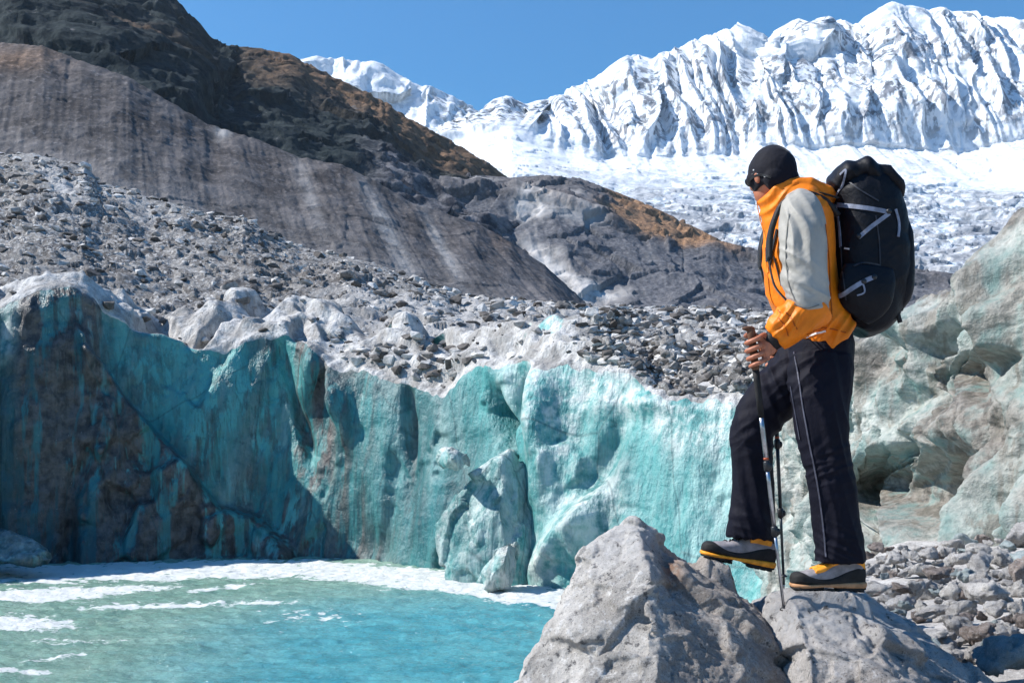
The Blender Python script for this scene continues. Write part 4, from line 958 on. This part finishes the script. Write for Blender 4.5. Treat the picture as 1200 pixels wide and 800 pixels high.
# ---- jacket (orange) with grey sleeves
J = [loft(rl([(973, 402, 0, 31, .185), (968, 396, 0, 32.5, .183), (962, 386, 0, 34, .18), (951, 366, 0, 36, .172), (942, 340, 0, 38, .168), (937, 310, 0, 38.5, .172), (936, 280, 0, 38, .182), (934, 258, 0, 36, .195), (931, 240, 0, 30, .17), (926, 226, 0, 24, .12)]), 40, 2.3),
     loft(rl([(938, 262, 0, 42, .17), (930, 250, 0, 39, .155), (921, 237, 0, 33, .125), (914, 226, 0, 27.5, .108), (910, 220, 0, 25, .100)]), 40),   # big stand-up collar and hood
     tube3([q(920, 214, -.09), q(948, 216, -.10), q(968, 226, -.07), q(974, 230, 0), q(968, 226, .07), q(948, 216, .10), q(920, 214, .09)], [.012, .026, .03, .032, .03, .026, .012], 14),
     loft(rl([(956, 356, -.235, 23, .07), (945, 366, -.24, 22, .068), (930, 376, -.24, 21.5, .062), (917, 388, -.23, 19, .055), (909, 395, -.222, 16, .048)])),
     loft(rl([(934, 356, .265, 22, .07), (930, 378, .26, 21, .065), (920, 398, .24, 17, .056), (914, 409, .222, 14, .046)]))]
me = voxel(join(J), .005, 2, .5)
def jfold(v):
    a, b = scr(v); r = .013*fold(a, b, -50, 10, 5)*gauss(a, b, 928, 380, 30, 20)*(v[:, 1] < 4.4)
    return r+.010*fold(a, b, 60, 13, 6)*gauss(a, b, 905, 330, 26, 60)+.010*fold(a, b, -60, 12, 7)*gauss(a, b, 985, 388, 28, 18)+.010*fold(a, b, -30, 13, 8)*gauss(a, b, 925, 238, 44, 22)
wrinkle(me, .006, 6., None, 5., jfold)
# open the collar top: press it down towards the neck so the head sits in it
v = get_v(me); setv = v.copy()
cdir = (q(910, 220, 0)-q(921, 237, 0)).normalized(); o0 = q(908, 217, 0)
rel = (v-np.array(o0)); al = rel@np.array(cdir); rad = np.linalg.norm(rel-al[:, None]*np.array(cdir), axis=1)
mm = (al > -.02)*(rad < .080); setv[mm] -= (np.array(cdir)*.05)[None]*sstep(.085, .06, rad[mm])[:, None]
set_v(me, setv)
jacket = add('jacket', me, M['orange'], person)
SL = [(936, 238, -.13, 16, .06), (938, 247, -.185, 22.5, .070), (940, 268, -.220, 24.5, .076), (942, 300, -.236, 24.5, .074), (944, 330, -.243, 24, .072), (947, 350, -.246, 22.5, .070), (947, 362, -.244, 22, .068)]
SR = [(931, 240, .13, 17, .06), (930, 250, .19, 23, .07), (928, 275, .228, 25, .076), (927, 305, .252, 25, .074), (929, 335, .265, 24, .072), (933, 360, .27, 23, .07)]
def slf(v):
    a, b = scr(v); return .012*fold(a, b, 35, 13, 9)*gauss(a, b, 928, 318, 22, 26)+.011*fold(a, b, 20, 11, 10)*gauss(a, b, 948, 352, 28, 18)+.009*fold(a, b, 75, 14, 11)*gauss(a, b, 945, 270, 28, 40)
lsleeve = None
for R_, sd in ((SL, 0), (SR, 1)):
    m_ = voxel(join([loft(rl(R_))]), .005, 2, .5); wrinkle(m_, .005, 6., None, 9.+sd, slf); o = add('sleeve', m_, M['grey_shell'], jacket)
    if not sd: lsleeve = m_
trees = caster([me, lsleeve])
for pts, wd_, mt in (([(944, 395), (955, 391), (968, 388)], .007, 'white'), ([(889, 232), (888, 246), (893, 262), (899, 285), (901, 320)], .006, 'boot_orange')):
    r_ = ribbon(trees, pts, wd_, .003)
    if r_: add('zip' if mt != 'white' else 'hem_tab', r_, M[mt], jacket)
M['dark_orange'] = simple('orange_seam', (.42, .085, .003), .6, .3)
for pts, wd_ in (([(897, 290), (900, 320), (904, 350), (914, 366)], .004), ([(967, 262), (971, 300), (973, 340), (975, 372)], .004), ([(921, 366), (928, 374), (934, 386)], .005), ([(945, 392), (965, 384), (992, 390)], .005), ([(912, 372), (920, 382), (924, 394)], .004)):
    r_ = ribbon(trees, pts, wd_, .002, .0005)
    if r_: add('seam', r_, M['dark_orange'], jacket)
M['grey_seam'] = simple('grey_seam', (.16, .155, .14), .6, .3)
for pts in ([(925, 250), (921, 290), (924, 330), (932, 352)], [(930, 356), (945, 361), (960, 357)]):
    r_ = ribbon(trees, pts, .004, .002, .0005)
    if r_: add('seam', r_, M['grey_seam'], jacket)
# dark under-cuffs and waistband
add('cuff', voxel(join([loft([(911, 394, -.224, 13, .040), (905, 400, -.218, 11, .035), (902, 403, -.216, 10.5, .033)])]), .004, 1), M['black'], person)
add('cuff', voxel(join([loft([(915, 408, .222, 13, .040), (911, 416, .214, 11, .035), (912, 419, .212, 10.5, .033)])]), .004, 1), M['black'], person)
add('under_layer', voxel(join([loft([(960, 386, 0, 28, .15), (958, 400, 0, 29, .165), (958, 404, 0, 29, .165)])]), .005, 1), M['web'], person)

# ---- cap, sunglasses
V, Fc = ell(HC+fu*.014-fdir*.002, (.108, .088, .107), HM, 40, 28)
pn = (fu*.86+fdir*.10-Vector((0, 0, 0))).normalized(); hv = []
for v in V:
    dd_ = (v-HC).dot(pn)+.050
    if dd_ < 0: v = v-pn*dd_*.92
    hv.append(v)
hm = voxel(join([(hv, Fc), ell(HC-fdir*.050-fu*.030, (.055, .078, .06), HM), ell(hp(.040, .052, -.004), (.040, .036, .036), HM), ell(hp(.040, -.052, -.004), (.040, .036, .036), HM)]), .0045, 3, .5)
wrinkle(hm, .004, 14., None, 1.); cap = add('cap', hm, M['hat'], person)
trh = caster([hm])
r_ = ribbon(trh, [(878, 212), (886, 206), (894, 205), (904, 208)], .009, .003)
if r_: add('strap', r_, M['black'], cap)
gl = [tube3([hp(.100, .0, .008), hp(.096, .03, .010), hp(.082, .058, .008), hp(.055, .078, .006), hp(.0, .086, .004)], .0035, 8), tube3([hp(.100, .0, .008), hp(.096, -.03, .010), hp(.082, -.058, .008), hp(.055, -.078, .006), hp(.0, -.086, .004)], .0035, 8)]
sg = add('sunglasses', join(gl), M['plastic'], person)
for sd in (1, -1):
    add('lens', join([ell(hp(.094, .034*sd, .003), (.009, .032, .021), Matrix.Rotation(0, 3, 'Z')@HM)]), M['glass'], sg)
for a, b in ((883.5, 199.5), (888, 204.5), (896.5, 207)):
    h_, nn = cast(trh, a, b, .001)
    if h_: add('stud', join([ell(h_, (.0035,)*3, None, 8, 6)]), M['white'], cap)

# ---- boots
def boot(toe, heel, d, tone, lift_label):
    A, B = q(*toe, d), q(*heel, d); ax = (B-A); L_ = ax.length; ax.normalize(); up = Vector((0, 1, 0)).cross(ax); up = -up if up.z < 0 else up; side = Vector((0, 1, 0))
    def lf(st, pw=2.6, seg=26):                                   # (s, zb, zt, halfwidth) in metres above the sole line
        V, Fc = [], []
        for (s_, zb, zt, w_) in st:
            c = A+ax*(s_*L_)+up*((zb+zt)/2)
            for k in range(seg):
                a = 2*math.pi*k/seg; ca, sa = math.cos(a), math.sin(a); ca = math.copysign(abs(ca)**(2/pw), ca); sa = math.copysign(abs(sa)**(2/pw), sa)
                V.append(c+side*w_*ca+up*(zt-zb)/2*sa)
        m = len(st)
        for i in range(m-1):
            for k in range(seg):
                k2 = (k+1) % seg; Fc.append((i*seg+k, i*seg+k2, (i+1)*seg+k2, (i+1)*seg+k))
        Fc.append(tuple(range(seg))[::-1]); Fc.append(tuple((m-1)*seg+k for k in range(seg))); return V, Fc
    o = empty('boot', A); o.parent = person; o.matrix_parent_inverse = Matrix.Translation(-person.location)
    def ad(nm, me_, mt, par=None, label=None):
        ob = bpy.data.objects.new(nm, me_); COL.objects.link(ob); ob.parent = par; setorigin(me_, A); me_.materials.clear(); me_.materials.append(M[mt]); return ob
    up_ = [(.03, .028, .048, .026), (.07, .026, .062, .038), (.16, .026, .072, .046), (.28, .026, .080, .048), (.40, .026, .094, .046), (.52, .026, .112, .043), (.62, .026, .130, .041), (.72, .026, .140, .040), (.84, .026, .140, .039), (.93, .026, .132, .036), (.985, .028, .11, .028)]
    um = voxel(join([lf([tuple(k) for k in cr_spline(up_, 3)])]), .004, 2, .4)
    U = ad('upper', um, 'boot_grey', o)
    rd = [(.005, .024, .050, .022), (.04, .022, .064, .038), (.12, .022, .070, .050), (.22, .022, .064, .052), (.36, .022, .050, .050), (.50, .022, .050, .048), (.62, .022, .064, .046), (.76, .022, .088, .044), (.90, .022, .104, .040), (1.0, .024, .096, .030)]
    ad('rand', voxel(join([lf([tuple(k) for k in cr_spline(rd, 3)], 3.5)]), .004, 1), 'rubber', o)
    ms = [(.0, .012, .026, .024), (.04, .009, .027, .040), (.14, .008, .026, .052), (.30, .010, .026, .053), (.45, .012, .028, .046), (.60, .010, .032, .046), (.80, .008, .036, .048), (.95, .008, .037, .044), (1.015, .012, .036, .032)]
    ad('midsole', voxel(join([lf([tuple(k) for k in cr_spline(ms, 3)], 4)]), .004, 1), tone, o)
    lug = [lf([(.02, .004, .013, .03), (.08, .001, .013, .046), (.3, .002, .014, .050), (.42, .006, .015, .044)], 4), lf([(.60, .005, .014, .040), (.66, .000, .013, .045), (.92, .000, .013, .042), (1.0, .003, .015, .032)], 4)]
    for k in range(5): s_ = .08+.075*k; lug.append(lf([(s_, -.006, .006, .045), (s_+.04, -.006, .006, .046)], 5))
    for k in range(4): s_ = .66+.085*k; lug.append(lf([(s_, -.006, .006, .042), (s_+.05, -.006, .006, .042)], 5))
    ad('outsole', join(lug), 'rubber', o)
    co_ = [(.60, .085, .128, .0435), (.70, .085, .140, .0425), (.80, .08, .142, .041), (.9, .08, .138, .039)] if tone == 'boot_orange' else [(.30, .060, .088, .0492), (.42, .066, .100, .0475), (.52, .085, .118, .0445), (.64, .098, .133, .0425), (.76, .105, .143, .0415), (.90, .09, .138, .038), (.99, .07, .118, .031)]
    ad('ankle_panel', voxel(join([lf([tuple(k) for k in cr_spline(co_, 3)])]), .004, 1), 'boot_orange', U)
    ad('collar', voxel(join([lf([(.56, .10, .155, .040), (.62, .10, .175, .043), (.75, .1, .18, .043), (.88, .1, .175, .042), (.95, .1, .155, .036)])]), .005, 2), 'black', o)
    lc = []
    for k, s_ in enumerate((.30, .36, .42, .48, .54)):
        zt = float(np.interp(s_, [a[0] for a in up_], [a[2] for a in up_])); c = A+ax*(s_*L_)+up*(zt-.004)
        lc.append(tube3([c+side*t*.034+up*(-.02*t*t*1.0+.008)+ax*(.008*t*(1 if k % 2 else -1)) for t in (-1, -.6, -.2, .2, .6, 1)], .0028, 8))
    ad('laces', join(lc), 'boot_orange' if tone != 'boot_orange' else 'black', U)
    return o
b1_ = boot((820, 651), (905, 668), .11, 'boot_orange', ''); b1_['label'] = 'raised grey boot with orange heel panel and bright orange midsole'
b2_ = boot((926, 690), (1012, 691), -.11, 'boot_tan', ''); b2_['label'] = 'planted grey boot with orange ankle trim and tan midsole'

# ---- backpack
bp = empty('backpack', q(1015, 388, 0)); tag(bp, 'large dark navy trekking backpack with grey straps worn by the hiker', 'backpack')
BPR = [(998, 383, 0, 20, .10), (1004, 374, 0, 31, .135), (1012, 358, 0, 39, .15), (1016, 330, 0, 42, .16), (1018, 300, 0, 42, .162), (1018, 270, 0, 40, .16), (1015, 245, 0, 38, .155), (1011, 226, 0, 35, .15), (1008, 212, 0, 29, .135), (1007, 204, 0, 22, .11)]
me = voxel(join([loft(rl(BPR), 40, 2.9)]), .006, 3, .5); wrinkle(me, .010, 6., None, 3.)
pbody = add('pack_body', me, M['pack'], bp)
lid = voxel(join([loft(rl([(977, 226, 0, 4, .07), (981, 216, 0, 9, .11), (991, 207, 0, 13, .135), (1005, 205, 0, 13.5, .145), (1021, 211, 0, 14, .145), (1036, 223, 0, 12, .135), (1047, 240, 0, 8, .11)]), 32, 2.5)]), .006, 3, .5)
def lidf(v): a, b = scr(v); return .013*fold(a, b, 55, 14, 12)
wrinkle(lid, .005, 6., None, 6., lidf); lo_ = add('lid', lid, M['pack'], bp)
sp_ = voxel(join([loft(rl([(1000, 366, -.12, 22, .035), (1012, 350, -.15, 30, .045), (1016, 330, -.157, 31, .04), (1018, 312, -.155, 28, .025)]), 28, 2.6)]), .006, 2); wrinkle(sp_, .005, 8., None, 8.)
add('side_pocket', sp_, M['pack'], bp)
fpk = voxel(join([loft(rl([(1044, 362, 0, 9, .09), (1051, 345, 0, 11, .12), (1054, 310, 0, 10, .125), (1053, 275, 0, 9, .115), (1048, 252, 0, 5, .08)]), 28, 2.6)]), .006, 2); wrinkle(fpk, .005, 8., None, 4.)
add('rear_pocket', fpk, M['pack'], bp)
trees = caster([me, lid, sp_, fpk])
for pts, wd_, nm in (([(982, 240), (1000, 242), (1022, 245), (1042, 249)], .017, 'compression_strap'), ([(1042, 250), (1030, 259), (1018, 268), (1006, 279)], .016, 'compression_strap'),
                     ([(974, 350), (986, 346), (1000, 337), (1012, 330), (1026, 324)], .018, 'compression_strap'), ([(1049, 245), (1053, 262), (1052, 278)], .010, 'compression_strap'),
                     ([(980, 240), (984, 262), (986, 290)], .012, 'compression_strap'), ([(985, 205), (992, 200), (985, 222), (978, 232)], .008, 'cord'), ([(1010, 330), (1013, 342), (1004, 346)], .006, 'cord')):
    r_ = ribbon(trees, pts, wd_, .004, .002)
    if r_: add(nm, r_, M['web'], bp)
for pts, wd_, nm in (([(984, 255), (986, 290), (988, 320), (992, 352)], .004, 'seam'), ([(1000, 312), (1014, 308), (1032, 311)], .006, 'pocket_edge'), ([(1026, 252), (1030, 280), (1031, 310)], .004, 'seam'), ([(996, 214), (1010, 224), (1030, 236)], .005, 'seam')):
    r_ = ribbon(trees, pts, wd_, .004, .001)
    if r_: add(nm, r_, M['pack_seam'], bp)
for a, b in ((1007, 277), (980, 241), (1041, 248), (1024, 325), (1012, 330)):
    h_, nn = cast(trees, a, b, .006)
    if h_: bx_ = join([ell(h_, (.011, .007, .011), None, 10, 6)]); add('buckle', bx_, M['plastic'], bp)
r_ = ribbon(trees, [(990, 291), (996, 292)], .006, .003, .002, 4)
if r_: add('label_tag', r_, M['white'], bp)
# hanging strap with its ring
def strap3(pts, width, thick, side=Vector((0, 1, 0)), n=6):
    S = [Vector(a) for a in cr_spline(pts, n)]; V, Fc = [], []
    for i in range(len(S)):
        t = (S[min(i+1, len(S)-1)]-S[max(i-1, 0)]).normalized(); s = (side-t*side.dot(t)).normalized(); b = t.cross(s)
        for u_, h_ in ((-1, -1), (1, -1), (1, 1), (-1, 1)): V.append(S[i]+s*u_*width/2+b*h_*thick/2)
    for i in range(len(S)-1):
        for k in range(4):
            k2 = (k+1) % 4; Fc.append((i*4+k, i*4+k2, (i+1)*4+k2, (i+1)*4+k))
    Fc.append((3, 2, 1, 0)); m = (len(S)-1)*4; Fc.append((m, m+1, m+2, m+3)); return V, Fc
add('hanging_strap', join([strap3([q(1048, 335, -.08), q(1053, 350, -.09), q(1052, 366, -.09), q(1055, 378, -.09)], .016, .012, Vector((1, 0, 0)))]), M['black'], bp)
add('hanging_strap', join([strap3([q(1056, 345, -.06), q(1059, 356, -.07), q(1056, 364, -.07)], .010, .006, Vector((1, 0, 0)))]), M['black'], bp)
add('buckle', join([ell(q(1050, 340, -.10), (.012, .008, .012), None, 10, 8)]), M['plastic'], bp)
# shoulder straps and hip belt
for sd in (-1, 1):
    D0 = .135*1
    if sd < 0:
        pts = [q(980, 252, -.10), q(966, 236, -.125), q(948, 228, -.15), q(930, 229, -.165), q(917, 238, -.165), q(908, 256, -.155), q(902, 280, -.14), q(901, 305, -.145), q(908, 335, -.165), q(925, 355, -.18), q(955, 362, -.19), q(980, 358, -.15)]
    else:
        pts = [q(980, 252, .10), q(966, 236, .125), q(948, 228, .15), q(930, 229, .165), q(914, 240, .165), q(900, 262, .155), q(892, 290, .14), q(892, 315, .14), q(900, 340, .17), q(925, 355, .20), q(955, 362, .20), q(980, 358, .15)]
    add('shoulder_strap', join([strap3(pts[:8], .050, .016)]), M['black'], bp)
    add('adjuster_strap', join([strap3(pts[7:10], .018, .004)]), M['black'], bp)
for pts, wd_ in (([(912, 268), (907, 290), (904, 310)], .012), ([(908, 300), (914, 322), (917, 335)], .006)):
    r_ = ribbon(caster([jacket.data]), pts, wd_, .004, .004)
    if r_: add('webbing', r_, M['black'], bp)
add('load_lifter', join([strap3([q(935, 229, -.15), q(958, 226, -.14), q(982, 232, -.11)], .018, .004)]), M['black'], bp)

# ---- trekking poles
def pole(top_, tip, label, mats, joint=(.52, .80), d0=0):
    A, B = Vector(top_), Vector(tip); ax = (B-A).normalized(); L_ = (B-A).length
    o = empty('trekking_pole', B); tag(o, label, 'trekking pole', 'trekking poles')
    def seg(a, b, r0, r1, nm, mt, sg=14): return add(nm, join([tube3([A+ax*a, A+ax*(a*.75+b*.25), A+ax*(a*.5+b*.5), A+ax*b], [r0, (r0*3+r1)/4, (r0+r1)/2, r1], sg)]), M[mt], o)
    g = [tube3([A+ax*t for t in (.0, .012, .03, .055, .085, .12, .145, .16)], [.014, .0175, .0165, .0145, .016, .0145, .0165, .013], 16), ell(A+Vector((-.010, 0, .004)), (.026, .016, .010), None, 16, 10)]
    add('grip', voxel(join(g), .0035, 1), M['cork'], o)
    seg(.155, .34, .0135, .0115, 'grip_extension', 'rubber')
    j1, j2 = L_*joint[0], L_*joint[1]
    seg(.335, j1, .0095, .0095, 'upper_shaft', mats[0]); seg(j1, j2, .008, .008, 'middle_shaft', mats[1]); seg(j2, L_-.03, .0065, .0055, 'lower_shaft', mats[1]); seg(L_-.032, L_, .005, .0018, 'tip', 'metal')
    for j in (j1, j2):
        lk = add('lock', join([tube3([A+ax*(j-.022), A+ax*(j-.018), A+ax*(j+.014), A+ax*(j+.02)], [.010, .0135, .0135, .009], 14), ell(A+ax*j+Vector((.012, -.006, 0)), (.009, .006, .014), None, 10, 8)]), M['plastic'], o)
    add('band', join([tube3([A+ax*(j1-.034), A+ax*(j1-.026)], .0105, 14)]), M['red'], o)
    add('basket', join([tube3([A+ax*(L_-.075), A+ax*(L_-.068), A+ax*(L_-.064)], [.007, .016, .017], 16)]), M['plastic'], o)
    s0 = A+ax*.015
    add('wrist_strap', join([strap3([s0, s0+Vector((.03, -.02, -.01)), s0+Vector((.07, -.01, -.05)), s0+Vector((.055, .015, -.09)), s0+Vector((.02, .01, -.06)), s0+Vector((.005, .005, -.01))], .012, .002)]), M['black'], o)
pole(q(880, 386, -.225), q(921, 733, -.19), 'silver trekking pole with brown grip held in the near hand', ('metal', 'metal'), (.46, .68))
pole(q(905.5, 405, .20), q(919, 693, .22), 'dark trekking pole behind the raised leg held in the far hand', ('dark_metal', 'dark_metal'), (.40, .68))
